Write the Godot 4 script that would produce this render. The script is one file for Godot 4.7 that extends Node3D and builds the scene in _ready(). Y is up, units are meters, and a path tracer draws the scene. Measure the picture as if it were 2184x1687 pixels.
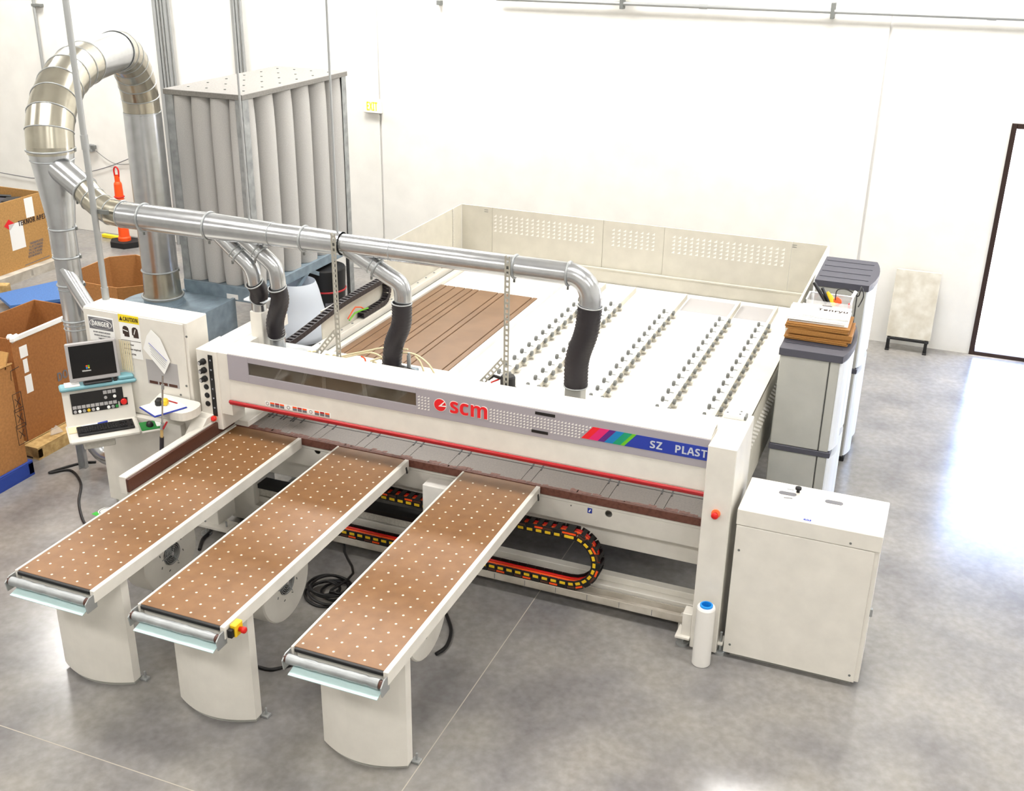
extends Node3D

# ------------------------------------------------------------------ camera
const F := 2380.934
const EYE := Vector3(3.375, 5.021, 7.189)
var cam_basis := Basis.from_euler(Vector3(-0.408, 0.377, 0.017))

func sight(u: float, v: float) -> Vector3:
	return cam_basis * Vector3((u - 1092.0) / F, -(v - 843.5) / F, -1.0)
func on_x(u: float, v: float, x: float) -> Vector3:
	var d := sight(u, v)
	return EYE + d * ((x - EYE.x) / d.x)
func on_y(u: float, v: float, y: float) -> Vector3:
	var d := sight(u, v)
	return EYE + d * ((y - EYE.y) / d.y)
func on_z(u: float, v: float, z: float) -> Vector3:
	var d := sight(u, v)
	return EYE + d * ((z - EYE.z) / d.z)

# ------------------------------------------------------------------ mesh builder
class MB:
	var v := PackedVector3Array()
	var n := PackedVector3Array()
	func tri(a: Vector3, b: Vector3, c: Vector3, na: Vector3, nb: Vector3, nc: Vector3) -> void:
		if (b - a).cross(c - a).dot(na + nb + nc) > 0.0:
			v.append_array(PackedVector3Array([a, c, b]))
			n.append_array(PackedVector3Array([na, nc, nb]))
		else:
			v.append_array(PackedVector3Array([a, b, c]))
			n.append_array(PackedVector3Array([na, nb, nc]))
	func quad(a: Vector3, b: Vector3, c: Vector3, d: Vector3, nn: Vector3) -> void:
		tri(a, b, c, nn, nn, nn)
		tri(a, c, d, nn, nn, nn)
	func span(lo: Vector3, hi: Vector3, bev := 0.0) -> MB:
		return box((lo + hi) * 0.5, (hi - lo).abs(), Basis(), bev)
	func box(c: Vector3, s: Vector3, b := Basis(), bev := 0.0) -> MB:
		var h := s * 0.5
		bev = minf(bev, minf(h.x, minf(h.y, h.z)) * 0.9)
		for ax in 3:
			var i := (ax + 1) % 3
			var j := (ax + 2) % 3
			for sg in [-1.0, 1.0]:
				var nn := Vector3()
				nn[ax] = sg
				var p := []
				for k in [[-1, -1], [1, -1], [1, 1], [-1, 1]]:
					var q := Vector3()
					q[ax] = sg * h[ax]
					q[i] = k[0] * (h[i] - bev)
					q[j] = k[1] * (h[j] - bev)
					p.append(c + b * q)
				quad(p[0], p[1], p[2], p[3], b * nn)
		if bev > 0.0:
			for ax in 3:
				var i := (ax + 1) % 3
				var j := (ax + 2) % 3
				for k in [[-1, -1], [1, -1], [1, 1], [-1, 1]]:
					var p := []
					for e in [[-1, 0], [1, 0], [1, 1], [-1, 1]]:
						var q := Vector3()
						q[ax] = e[0] * (h[ax] - bev)
						q[i] = k[0] * (h[i] - (bev if e[1] == 0 else 0.0))
						q[j] = k[1] * (h[j] - (0.0 if e[1] == 0 else bev))
						p.append(c + b * q)
					var nn := Vector3()
					nn[i] = k[0]
					nn[j] = k[1]
					quad(p[0], p[1], p[2], p[3], (b * nn).normalized())
			for sx in [-1, 1]:
				for sy in [-1, 1]:
					for sz in [-1, 1]:
						var s3 := Vector3(sx, sy, sz)
						var p := []
						for ax in 3:
							var q := Vector3(sx * (h.x - bev), sy * (h.y - bev), sz * (h.z - bev))
							q[ax] = s3[ax] * h[ax]
							p.append(c + b * q)
						var nn := (b * s3).normalized()
						tri(p[0], p[1], p[2], nn, nn, nn)
		return self
	# plate in the xy plane with a round hole through it
	func pierced(rc: Rect2, c: Vector2, r: float, z0: float, z1: float) -> MB:
		var seg := 24
		for k in seg:
			var q := []
			for e in 2:
				var a := TAU * (k + e) / seg
				var d := Vector2(cos(a), sin(a))
				var t := 1e9
				if d.x > 1e-6:
					t = minf(t, (rc.end.x - c.x) / d.x)
				if d.x < -1e-6:
					t = minf(t, (rc.position.x - c.x) / d.x)
				if d.y > 1e-6:
					t = minf(t, (rc.end.y - c.y) / d.y)
				if d.y < -1e-6:
					t = minf(t, (rc.position.y - c.y) / d.y)
				q.append([c + d * r, c + d * t, d])
			for z in [[z0, Vector3(0, 0, -1)], [z1, Vector3(0, 0, 1)]]:
				quad(Vector3(q[0][0].x, q[0][0].y, z[0]), Vector3(q[1][0].x, q[1][0].y, z[0]), Vector3(q[1][1].x, q[1][1].y, z[0]), Vector3(q[0][1].x, q[0][1].y, z[0]), z[1])
			quad(Vector3(q[0][0].x, q[0][0].y, z0), Vector3(q[1][0].x, q[1][0].y, z0), Vector3(q[1][0].x, q[1][0].y, z1), Vector3(q[0][0].x, q[0][0].y, z1), -Vector3(q[0][2].x, q[0][2].y, 0))
		for cx in [rc.position.x, rc.end.x]:
			for cy in [rc.position.y, rc.end.y]:
				var ang := Vector2(cx - c.x, cy - c.y).angle()
				var k := floori(fposmod(ang, TAU) / (TAU / seg))
				var p := []
				for e in 2:
					var a := TAU * (k + e) / seg
					var d := Vector2(cos(a), sin(a))
					var t := 1e9
					if absf(d.x) > 1e-6:
						t = minf(t, ((rc.end.x if d.x > 0 else rc.position.x) - c.x) / d.x)
					if absf(d.y) > 1e-6:
						t = minf(t, ((rc.end.y if d.y > 0 else rc.position.y) - c.y) / d.y)
					p.append(c + d * t)
				for z in [[z0, Vector3(0, 0, -1)], [z1, Vector3(0, 0, 1)]]:
					tri(Vector3(p[0].x, p[0].y, z[0]), Vector3(cx, cy, z[0]), Vector3(p[1].x, p[1].y, z[0]), z[1], z[1], z[1])
		return self
	func beam(a: Vector3, b: Vector3, w: float, h: float, bev := 0.0, up := Vector3.UP) -> MB:
		var z := (b - a).normalized()
		if absf(z.dot(up)) > 0.98:
			up = Vector3.RIGHT
		var x := up.cross(z).normalized()
		return box((a + b) * 0.5, Vector3(w, h, a.distance_to(b)), Basis(x, z.cross(x), z), bev)
	func prism(poly: Array, h0: float, h1: float, xf := Transform3D()) -> MB:
		var pp := PackedVector2Array(poly)
		var idx := Geometry2D.triangulate_polygon(pp)
		var up := xf.basis.z.normalized()
		for t in range(0, idx.size(), 3):
			for e in [[h0, -up], [h1, up]]:
				var q := []
				for k in 3:
					q.append(xf * Vector3(pp[idx[t + k]].x, pp[idx[t + k]].y, e[0]))
				tri(q[0], q[1], q[2], e[1], e[1], e[1])
		var turn := 1.0 if Geometry2D.is_polygon_clockwise(pp) else -1.0
		for i in pp.size():
			var a := pp[i]
			var b := pp[(i + 1) % pp.size()]
			var d := (b - a).normalized()
			var nn := (xf.basis * Vector3(-d.y * turn, d.x * turn, 0)).normalized()
			quad(xf * Vector3(a.x, a.y, h0), xf * Vector3(b.x, b.y, h0), xf * Vector3(b.x, b.y, h1), xf * Vector3(a.x, a.y, h1), nn)
		return self
	func tube(pts: Array, r, seg := 12, caps := true, facet := false) -> MB:
		var cnt := pts.size()
		var tang := []
		for i in cnt:
			var t := Vector3()
			if i > 0:
				t += (pts[i] - pts[i - 1]).normalized()
			if i < cnt - 1:
				t += (pts[i + 1] - pts[i]).normalized()
			tang.append(t.normalized())
		var side: Vector3 = tang[0].cross(Vector3.UP if absf(tang[0].y) < 0.9 else Vector3.RIGHT).normalized()
		var rings := []
		var nors := []
		for i in cnt:
			side = (side - tang[i] * side.dot(tang[i])).normalized()
			var o: Vector3 = tang[i].cross(side)
			var rr: float = r[i] if r is Array else r
			var ring := []
			var nor := []
			for k in seg + 1:
				var a := TAU * k / seg
				var d := side * cos(a) + o * sin(a)
				ring.append(pts[i] + d * rr)
				nor.append(d)
			rings.append(ring)
			nors.append(nor)
		for i in cnt - 1:
			for k in seg:
				var a: Vector3 = rings[i][k]
				var b: Vector3 = rings[i][k + 1]
				var c: Vector3 = rings[i + 1][k + 1]
				var d: Vector3 = rings[i + 1][k]
				var n0: Vector3 = nors[i][k]
				var n1: Vector3 = nors[i][k + 1]
				var n2: Vector3 = nors[i + 1][k + 1]
				var n3: Vector3 = nors[i + 1][k]
				if facet:
					var dir: Vector3 = (pts[i + 1] - pts[i]).normalized()
					n0 = (n0 - dir * n0.dot(dir)).normalized()
					n1 = (n1 - dir * n1.dot(dir)).normalized()
					n2 = (n2 - dir * n2.dot(dir)).normalized()
					n3 = (n3 - dir * n3.dot(dir)).normalized()
				tri(a, b, c, n0, n1, n2)
				tri(a, c, d, n0, n2, n3)
		if caps:
			for e in [[0, -tang[0]], [cnt - 1, tang[cnt - 1]]]:
				for k in seg:
					tri(pts[e[0]], rings[e[0]][k], rings[e[0]][k + 1], e[1], e[1], e[1])
		return self
	func lathe(prof: Array, xf := Transform3D(), seg := 20, smooth := false) -> MB:
		for i in prof.size() - 1:
			var p: Vector2 = prof[i]
			var q: Vector2 = prof[i + 1]
			if p.distance_to(q) < 1e-6:
				continue
			var d := (q - p).normalized()
			var na := Vector2(d.y, -d.x)
			var np := na
			var nq := na
			if smooth:
				if i > 0:
					var e: Vector2 = (p - prof[i - 1]).normalized()
					np = (na + Vector2(e.y, -e.x)).normalized()
				if i < prof.size() - 2:
					var e2: Vector2 = (prof[i + 2] - q).normalized()
					nq = (na + Vector2(e2.y, -e2.x)).normalized()
			for k in seg:
				var a0 := TAU * k / seg
				var a1 := TAU * (k + 1) / seg
				var c0 := Vector3(cos(a0), 0, sin(a0))
				var c1 := Vector3(cos(a1), 0, sin(a1))
				var up := Vector3.UP
				var b := xf.basis
				var v0 := xf * (c0 * p.x + up * p.y)
				var v1 := xf * (c1 * p.x + up * p.y)
				var v2 := xf * (c1 * q.x + up * q.y)
				var v3 := xf * (c0 * q.x + up * q.y)
				var m0 := (b * (c0 * np.x + up * np.y)).normalized()
				var m1 := (b * (c1 * np.x + up * np.y)).normalized()
				var m2 := (b * (c1 * nq.x + up * nq.y)).normalized()
				var m3 := (b * (c0 * nq.x + up * nq.y)).normalized()
				if q.x > 1e-6:
					tri(v0, v1, v2, m0, m1, m2) if p.x > 1e-6 else tri(v0, v2, v3, m0, m2, m3)
				if p.x > 1e-6:
					tri(v0, v2, v3, m0, m2, m3) if q.x > 1e-6 else tri(v0, v1, v2, m0, m1, m2)
		return self
	func ring(c: Vector3, axis: Vector3, rad: float, r: float, seg := 28, rs := 6) -> MB:
		axis = axis.normalized()
		var s := axis.cross(Vector3.UP if absf(axis.y) < 0.9 else Vector3.RIGHT).normalized()
		var o := axis.cross(s)
		for k in seg:
			for j in rs:
				var q := []
				var m := []
				for e in [[0, 0], [1, 0], [1, 1], [0, 1]]:
					var a: float = TAU * (k + e[0]) / seg
					var b: float = TAU * (j + e[1]) / rs
					var d := s * cos(a) + o * sin(a)
					var nn := d * cos(b) + axis * sin(b)
					q.append(c + d * rad + nn * r)
					m.append(nn)
				tri(q[0], q[1], q[2], m[0], m[1], m[2])
				tri(q[0], q[2], q[3], m[0], m[2], m[3])
		return self
	func mesh() -> ArrayMesh:
		var arr := []
		arr.resize(Mesh.ARRAY_MAX)
		arr[Mesh.ARRAY_VERTEX] = v
		arr[Mesh.ARRAY_NORMAL] = n
		var am := ArrayMesh.new()
		am.add_surface_from_arrays(Mesh.PRIMITIVE_TRIANGLES, arr)
		return am

# ------------------------------------------------------------------ objects
var taken := {}
var bases := {}

func numbered(s: String) -> String:
	var k: int = taken.get(s, 0)
	taken[s] = k + 1
	return s if k == 0 else "%s_%03d" % [s, k]

func tag(o: Node, label: String, category: String, group := "") -> void:
	o.set_meta("label", label)
	o.set_meta("category", category)
	if group:
		o.set_meta("group", group)

# a thing standing at `at`; its parts are given in world coordinates
func thing(called: String, label: String, category: String, at := Vector3.ZERO, group := "") -> Node3D:
	var o := Node3D.new()
	o.name = numbered(called)
	add_child(o)
	o.position = at
	tag(o, label, category, group)
	bases[o] = true
	return o

# a thing with a frame of its own; its parts are given in that frame
func local_thing(called: String, label: String, category: String, xf: Transform3D, group := "") -> Node3D:
	var o := Node3D.new()
	o.name = numbered(called)
	add_child(o)
	o.transform = xf
	tag(o, label, category, group)
	return o

func put(called: String, m: Mesh, material: Material, parent: Node3D, xf := Transform3D()) -> MeshInstance3D:
	var o := MeshInstance3D.new()
	o.name = called
	o.mesh = m
	o.material_override = material
	parent.add_child(o, true)
	o.transform = xf
	if bases.has(parent):
		o.position -= parent.position
	return o

func part(called: String, b: MB, material: Material, parent: Node3D) -> MeshInstance3D:
	return put(called, b.mesh(), material, parent)

func single(called: String, b: MB, material: Material, label: String, category: String, group := "") -> MeshInstance3D:
	var o := MeshInstance3D.new()
	o.name = numbered(called)
	o.mesh = b.mesh()
	o.material_override = material
	add_child(o)
	tag(o, label, category, group)
	return o

func structure(called: String, b: MB, material: Material, parent: Node3D = self) -> MeshInstance3D:
	var o := MeshInstance3D.new()
	o.name = called
	o.mesh = b.mesh()
	o.material_override = material
	parent.add_child(o, true)
	if parent == self:
		o.set_meta("kind", "structure")
	return o

var face: SystemFont
# lettering: centre, right and up directions, and the width and height it fills
func letters(called: String, s: String, material: Material, parent: Node3D, c: Vector3, right: Vector3, up: Vector3, w: float, h: float, deep := 0.002) -> MeshInstance3D:
	var t := TextMesh.new()
	t.text = s
	t.font = face
	t.font_size = 32
	t.pixel_size = 0.01
	t.depth = 0.02
	t.curve_step = 2.0
	var box := t.get_aabb()
	var r := right.normalized()
	var u := up.normalized()
	var b := Basis(r * (w / maxf(box.size.x, 0.001)), u * (h / maxf(box.size.y, 0.001)), r.cross(u) * (deep / 0.02))
	return put(called, t, material, parent, Transform3D(b, c - b * (box.position + box.size * 0.5)))

# ------------------------------------------------------------------ materials
var M := {}
func noise_tex(freq: float, lo: Color, hi: Color, octaves := 4, size := 512, sd := 1, kind := FastNoiseLite.TYPE_SIMPLEX_SMOOTH, mid = null) -> NoiseTexture2D:
	var f := FastNoiseLite.new()
	f.noise_type = kind
	f.frequency = freq
	f.fractal_octaves = octaves
	f.seed = sd
	var t := NoiseTexture2D.new()
	t.width = size
	t.height = size
	t.seamless = true
	t.noise = f
	var g := Gradient.new()
	g.set_color(0, lo)
	g.set_color(1, hi)
	if mid != null:
		g.add_point(0.5, mid)
	t.color_ramp = g
	return t

func mat(key: String, c: Color, rough := 0.5, metal := 0.0, tex: Texture2D = null, scale := 1.0) -> StandardMaterial3D:
	var m := StandardMaterial3D.new()
	m.resource_name = key
	m.albedo_color = c
	m.roughness = rough
	m.metallic = metal
	if tex:
		m.albedo_texture = tex
		m.uv1_triplanar = true
		m.uv1_world_triplanar = true
		m.uv1_scale = Vector3.ONE * scale
	M[key] = m
	return m

func materials() -> void:
	var soft := noise_tex(0.01, Color(0.95, 0.95, 0.95), Color(1, 1, 1), 4, 512, 3)
	var speck := noise_tex(0.06, Color(0.86, 0.86, 0.86), Color(1, 1, 1), 4, 512, 5)
	var streak := noise_tex(0.012, Color(0.80, 0.80, 0.80), Color(1, 1, 1), 5, 512, 8)
	var streak2 := noise_tex(0.012, Color(0.90, 0.90, 0.90), Color(1, 1, 1), 5, 512, 9)
	var con := noise_tex(0.006, Color(0.76, 0.76, 0.775), Color(1.0, 0.985, 0.955), 6, 1024, 11, FastNoiseLite.TYPE_SIMPLEX_SMOOTH, Color(0.91, 0.905, 0.90))
	var con2 := noise_tex(0.03, Color(0.89, 0.88, 0.87), Color(1, 1, 1), 5, 512, 14)
	mat("wall", Color(0.92, 0.915, 0.895), 0.85, 0.0, soft, 0.3)
	mat("wall_joint", Color(0.87, 0.865, 0.855), 0.8)
	mat("ceiling", Color(0.88, 0.88, 0.87), 0.9)
	var fl = mat("floor", Color(0.62, 0.615, 0.61), 0.2, 0.0, con, 0.16)
	fl.metallic_specular = 0.55
	fl.detail_enabled = true
	fl.detail_albedo = con2
	fl.detail_blend_mode = BaseMaterial3D.BLEND_MODE_MUL
	fl.uv2_triplanar = true
	fl.uv2_world_triplanar = true
	fl.detail_uv_layer = BaseMaterial3D.DETAIL_UV_2
	fl.uv2_scale = Vector3.ONE * 0.7
	mat("joint_fill", Color(0.66, 0.63, 0.58), 0.7)
	mat("cream", Color(0.885, 0.87, 0.835), 0.42, 0.0, soft, 0.8)
	mat("cream_dull", Color(0.84, 0.825, 0.785), 0.55, 0.0, speck, 1.2)
	mat("beige", Color(0.80, 0.785, 0.735), 0.5, 0.0, soft, 0.8)
	mat("white", Color(0.93, 0.92, 0.90), 0.5, 0.0, soft, 1.0)
	mat("paper", Color(0.93, 0.93, 0.92), 0.8)
	mat("band", Color(0.63, 0.61, 0.635), 0.42)
	mat("brown", Color(0.54, 0.385, 0.235), 0.46, 0.0, noise_tex(0.012, Color(0.88, 0.86, 0.82), Color(1, 1, 1), 4, 512, 21), 0.9)
	mat("brown_dark", Color(0.33, 0.19, 0.14), 0.4, 0.0, speck, 1.0)
	mat("bed_brown", Color(0.49, 0.375, 0.275), 0.3, 0.0, noise_tex(0.01, Color(0.88, 0.87, 0.86), Color(1, 1, 1), 3, 512, 25), 0.5)
	mat("table_grey", Color(0.44, 0.405, 0.38), 0.4, 0.1, speck, 1.5)
	mat("stain", Color(0.43, 0.27, 0.225), 0.6, 0.0, noise_tex(0.03, Color(0.75, 0.72, 0.7), Color(1.25, 1.2, 1.15), 5, 512, 31), 1.6)
	mat("valve", Color(0.86, 0.82, 0.75), 0.5)
	mat("red", Color(0.66, 0.07, 0.11), 0.3)
	mat("red_plastic", Color(0.82, 0.10, 0.08), 0.35)
	mat("logo_red", Color(0.88, 0.10, 0.14), 0.45)
	mat("yellow", Color(0.90, 0.74, 0.10), 0.45)
	mat("sign_yellow", Color(0.93, 0.83, 0.12), 0.5)
	mat("orange", Color(0.95, 0.32, 0.06), 0.5)
	mat("green", Color(0.10, 0.50, 0.20), 0.6)
	mat("tape_green", Color(0.25, 0.75, 0.25), 0.6)
	mat("blue", Color(0.13, 0.22, 0.62), 0.45)
	mat("cyan", Color(0.10, 0.55, 0.88), 0.4)
	mat("deck_blue", Color(0.27, 0.45, 0.70), 0.55, 0.0, speck, 1.0)
	mat("pallet_blue", Color(0.13, 0.25, 0.60), 0.6)
	mat("shelf_blue", Color(0.46, 0.65, 0.69), 0.5)
	mat("black", Color(0.055, 0.05, 0.055), 0.5)
	mat("black_matte", Color(0.09, 0.085, 0.09), 0.8)
	mat("hose", Color(0.17, 0.155, 0.17), 0.42)
	mat("lid_grey", Color(0.27, 0.27, 0.31), 0.6)
	mat("cabinet_grey", Color(0.67, 0.67, 0.645), 0.55, 0.0, soft, 0.8)
	mat("bag_cloth", Color(0.775, 0.77, 0.76), 0.9, 0.0, speck, 3.0)
	mat("steel_blue", Color(0.55, 0.62, 0.67), 0.45, 0.1, streak, 0.8)
	mat("top_plate", Color(0.54, 0.53, 0.515), 0.6, 0.0, speck, 1.0)
	mat("galv", Color(0.79, 0.80, 0.81), 0.25, 0.92, streak2, 1.1)
	mat("galv_warm", Color(0.77, 0.75, 0.69), 0.24, 0.92, streak2, 1.3)
	mat("galv_dull", Color(0.72, 0.735, 0.74), 0.5, 0.7, streak, 1.0)
	mat("zinc", Color(0.66, 0.67, 0.67), 0.45, 0.6)
	mat("wheel", Color(0.42, 0.43, 0.42), 0.5)
	mat("slotted", Color(0.66, 0.65, 0.61), 0.5, 0.4)
	mat("cardboard", Color(0.72, 0.50, 0.28), 0.85, 0.0, speck, 0.9)
	mat("cardboard_dark", Color(0.66, 0.43, 0.22), 0.85, 0.0, speck, 0.9)
	mat("cardboard_pale", Color(0.76, 0.58, 0.34), 0.85, 0.0, speck, 0.9)
	mat("wood", Color(0.80, 0.68, 0.46), 0.8, 0.0, noise_tex(0.02, Color(0.78, 0.74, 0.66), Color(1, 1, 1), 4, 512, 41), 1.2)
	mat("wood_white", Color(0.80, 0.78, 0.74), 0.75, 0.0, noise_tex(0.008, Color(0.80, 0.78, 0.75), Color(1, 1, 1), 4, 512, 43), 0.8)
	mat("board_white", Color(0.86, 0.85, 0.81), 0.75, 0.0, noise_tex(0.012, Color(0.86, 0.84, 0.80), Color(1, 1, 1), 4, 512, 47), 0.8)
	mat("ink", Color(0.22, 0.16, 0.13), 0.8)
	mat("ink_grey", Color(0.42, 0.42, 0.44), 0.7)
	mat("silver", Color(0.66, 0.65, 0.65), 0.45)
	mat("screen", Color(0.02, 0.02, 0.03), 0.12)
	mat("frame_bronze", Color(0.20, 0.14, 0.12), 0.4, 0.3)
	mat("apron", Color(0.72, 0.70, 0.67), 0.9)
	mat("orange_light", Color(0.98, 0.50, 0.30), 0.4)
	mat("mag_pink", Color(0.85, 0.12, 0.42), 0.45)
	mat("mag_purple", Color(0.36, 0.13, 0.48), 0.45)
	mat("plate_cyan", Color(0.05, 0.48, 0.72), 0.45)
	mat("plate_green", Color(0.05, 0.58, 0.42), 0.45)
	mat("lime", Color(0.40, 0.72, 0.12), 0.45)
	mat("letter_silver", Color(0.74, 0.76, 0.80), 0.45)
	mat("envelope", Color(0.66, 0.46, 0.22), 0.8, 0.0, speck, 2.0)
	mat("cable_white", Color(0.88, 0.83, 0.68), 0.5)
	mat("pale_strip", Color(0.80, 0.90, 0.90), 0.4)
	mat("plastic_white", Color(0.90, 0.92, 0.95), 0.35)
	var bag = mat("poly_bag", Color(0.88, 0.91, 0.95), 0.4)
	bag.backlight_enabled = true
	bag.backlight = Color(0.5, 0.52, 0.55)
	var film = mat("film", Color(0.90, 0.89, 0.87), 0.25)
	film.clearcoat_enabled = true
	film.clearcoat = 0.5
	var g = mat("glass", Color(1, 1, 1, 0.06), 0.03)
	g.transparency = BaseMaterial3D.TRANSPARENCY_ALPHA
	var sg = mat("smoked", Color(0.42, 0.38, 0.32, 0.35), 0.05)
	sg.transparency = BaseMaterial3D.TRANSPARENCY_ALPHA
	var cl = mat("clear_plastic", Color(0.9, 0.9, 0.9, 0.25), 0.1)
	cl.transparency = BaseMaterial3D.TRANSPARENCY_ALPHA
	var em = mat("lamp_face", Color(1, 1, 1), 0.5)
	em.emission_enabled = true
	em.emission = Color(1.0, 0.97, 0.93)
	em.emission_energy_multiplier = 3.0
	var ex = mat("exit_glow", Color(0.95, 0.78, 0.12), 0.5)
	ex.emission_enabled = true
	ex.emission = Color(0.95, 0.70, 0.05)
	ex.emission_energy_multiplier = 0.35

func _ready() -> void:
	# camera, sky, sun, exposure
	var cam := Camera3D.new()
	cam.name = "camera"
	add_child(cam)
	cam.transform = Transform3D(cam_basis, EYE)
	cam.fov = rad_to_deg(2.0 * atan(843.5 / F))
	cam.near = 0.05
	cam.far = 200.0
	cam.current = true
	var env := Environment.new()
	var sky := Sky.new()
	var psm := ProceduralSkyMaterial.new()
	psm.sky_top_color = Color(0.52, 0.64, 0.86)
	psm.sky_horizon_color = Color(0.80, 0.87, 0.95)
	psm.ground_bottom_color = Color(0.45, 0.43, 0.40)
	psm.ground_horizon_color = Color(0.75, 0.76, 0.76)
	psm.energy_multiplier = 16.0
	sky.sky_material = psm
	env.background_mode = Environment.BG_SKY
	env.sky = sky
	env.tonemap_mode = Environment.TONE_MAPPER_LINEAR
	env.tonemap_exposure = 1.6
	env.sdfgi_enabled = true
	env.ssao_enabled = true
	env.ssil_enabled = true
	var we := WorldEnvironment.new()
	we.name = "environment"
	we.environment = env
	add_child(we)
	var sun := DirectionalLight3D.new()
	sun.name = "sun"
	add_child(sun)
	sun.look_at_from_position(Vector3(5.0, 10.0, -1.2), Vector3.ZERO)
	sun.light_energy = 16.0
	sun.light_color = Color(1.0, 0.96, 0.90)
	sun.light_angular_distance = 0.6
	sun.shadow_enabled = true
	face = SystemFont.new()
	face.font_names = PackedStringArray(["Droid Sans"])
	face.font_weight = 700
	materials()
	setting()
	lamps()
	saw()
	air_tables()
	side_box()
	dust_collector()
	ducts()
	control_cabinet()
	console()
	storage()
	boxes()
	floor_things()
	wall_things()

# ------------------------------------------------------------------ the room
const WZ := -7.2
const DX0 := 3.87
const DX1 := 6.6
const DH := 2.87

func setting() -> void:
	var fl = structure("floor", MB.new().span(Vector3(-14, -0.25, WZ - 0.3), Vector3(10, 0, 13)), M.floor)
	structure("joint_filler", MB.new().span(Vector3(0.79, -0.01, -7.1), Vector3(0.797, 0.0006, 12.9)), M.joint_fill, fl)
	structure("joint_filler", MB.new().span(Vector3(-13.9, -0.01, 2.912), Vector3(9.9, 0.0006, 2.919)), M.joint_fill, fl)
	var hgt := 8.0
	var back := Node3D.new()
	back.name = "wall_back"
	add_child(back)
	back.set_meta("kind", "structure")
	structure("backing", MB.new().span(Vector3(-14, 0, WZ - 0.30), Vector3(DX0, hgt, WZ - 0.03)).span(Vector3(DX0, DH, WZ - 0.30), Vector3(DX1, hgt, WZ - 0.03)).span(Vector3(DX1, 0, WZ - 0.30), Vector3(10, hgt, WZ - 0.03)), M.wall_joint, back)
	structure("panel", MB.new().span(Vector3(-14, 0, WZ - 0.03), Vector3(-4.44, hgt, WZ), 0.006), M.wall, back)
	structure("panel", MB.new().span(Vector3(-4.41, 0, WZ - 0.03), Vector3(2.365, hgt, WZ), 0.006), M.wall, back)
	structure("panel", MB.new().span(Vector3(2.395, 0, WZ - 0.03), Vector3(DX0, hgt, WZ)).span(Vector3(DX0, DH, WZ - 0.03), Vector3(DX1, hgt, WZ)).span(Vector3(DX1, 0, WZ - 0.03), Vector3(10, hgt, WZ)), M.wall, back)
	structure("wall_left", MB.new().span(Vector3(-14.3, 0, WZ - 0.3), Vector3(-14, hgt, 13)), M.wall)
	structure("wall_right", MB.new().span(Vector3(10, 0, WZ - 0.3), Vector3(10.3, hgt, 13)), M.wall)
	structure("wall_front", MB.new().span(Vector3(-14.3, 0, 13), Vector3(10.3, hgt, 13.3)), M.wall)
	structure("ceiling", MB.new().span(Vector3(-14.3, hgt, WZ - 0.3), Vector3(10.3, hgt + 0.3, 13.3)), M.ceiling)
	# glazed door
	var d := Node3D.new()
	d.name = "door_1"
	add_child(d)
	d.set_meta("kind", "structure")
	var w := 0.06
	var mx := (DX0 + DX1) * 0.5
	structure("frame", MB.new().span(Vector3(DX0, 0, WZ - 0.14), Vector3(DX0 + w, DH, WZ + 0.02), 0.004).span(Vector3(DX1 - w, 0, WZ - 0.14), Vector3(DX1, DH, WZ + 0.02), 0.004).span(Vector3(DX0 + w, DH - w, WZ - 0.14), Vector3(DX1 - w, DH, WZ + 0.02), 0.004).span(Vector3(DX0 + w, 0, WZ - 0.14), Vector3(DX1 - w, 0.05, WZ + 0.02), 0.004).span(Vector3(mx - 0.04, 0.05, WZ - 0.14), Vector3(mx + 0.04, DH - w, WZ + 0.02), 0.004), M.frame_bronze, d)
	structure("pane", MB.new().span(Vector3(DX0 + w, 0.05, WZ - 0.07), Vector3(mx - 0.04, DH - w, WZ - 0.062)), M.glass, d)
	structure("pane", MB.new().span(Vector3(mx + 0.04, 0.05, WZ - 0.07), Vector3(DX1 - w, DH - w, WZ - 0.062)), M.glass, d)
	# paved yard outside the door
	var yard := structure("floor_outside", MB.new().span(Vector3(-30, -0.3, -40), Vector3(40, -0.02, WZ - 0.3)), M.apron)
	yard.set_meta("label", "pale concrete yard outside the glass door")

func lamps() -> void:
	for p in [[-9.0, -5.2, 1.5], [-3.8, -5.2, 1.8], [2.2, -5.2, 1.35], [7.2, -5.2, 0.9], [-9.0, 1.4, 0.7], [-3.6, 1.4, 0.7], [1.8, 1.4, 0.7], [6.8, 1.4, 0.7], [-9.0, 7.6, 0.8], [-3.6, 7.6, 0.8], [1.8, 7.6, 0.8], [6.8, 7.6, 0.8]]:
		var at := Vector3(p[0], 6.9, p[1])
		var t := thing("high_bay_light", "white rectangular high bay lamp hung below the warehouse ceiling", "lamp", at, "high bay lamps under the ceiling")
		part("housing", MB.new().span(at + Vector3(-1.24, 0, -0.64), at + Vector3(1.24, 0.08, 0.64), 0.01), M.white, t)
		part("diffuser", MB.new().span(at + Vector3(-1.2, -0.01, -0.6), at + Vector3(1.2, 0.001, 0.6)), M.lamp_face, t)
		part("hanger", MB.new().tube([at + Vector3(-0.5, 0.08, 0), at + Vector3(-0.5, 1.1, 0)], 0.008, 6).tube([at + Vector3(0.5, 0.08, 0), at + Vector3(0.5, 1.1, 0)], 0.008, 6), M.zinc, t)
		var l := AreaLight3D.new()
		l.name = "lamp_light"
		t.add_child(l, true)
		l.position = Vector3(0, -0.03, 0)
		l.rotation.x = -PI / 2
		l.area_size = Vector2(2.4, 1.2)
		l.area_normalize_energy = true
		l.light_energy = 14.0 * p[2]
		l.light_color = Color(1.0, 0.99, 0.975)
		l.area_range = 40.0
		l.shadow_enabled = true

# ------------------------------------------------------------------ the panel saw
const H := 0.95

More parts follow.
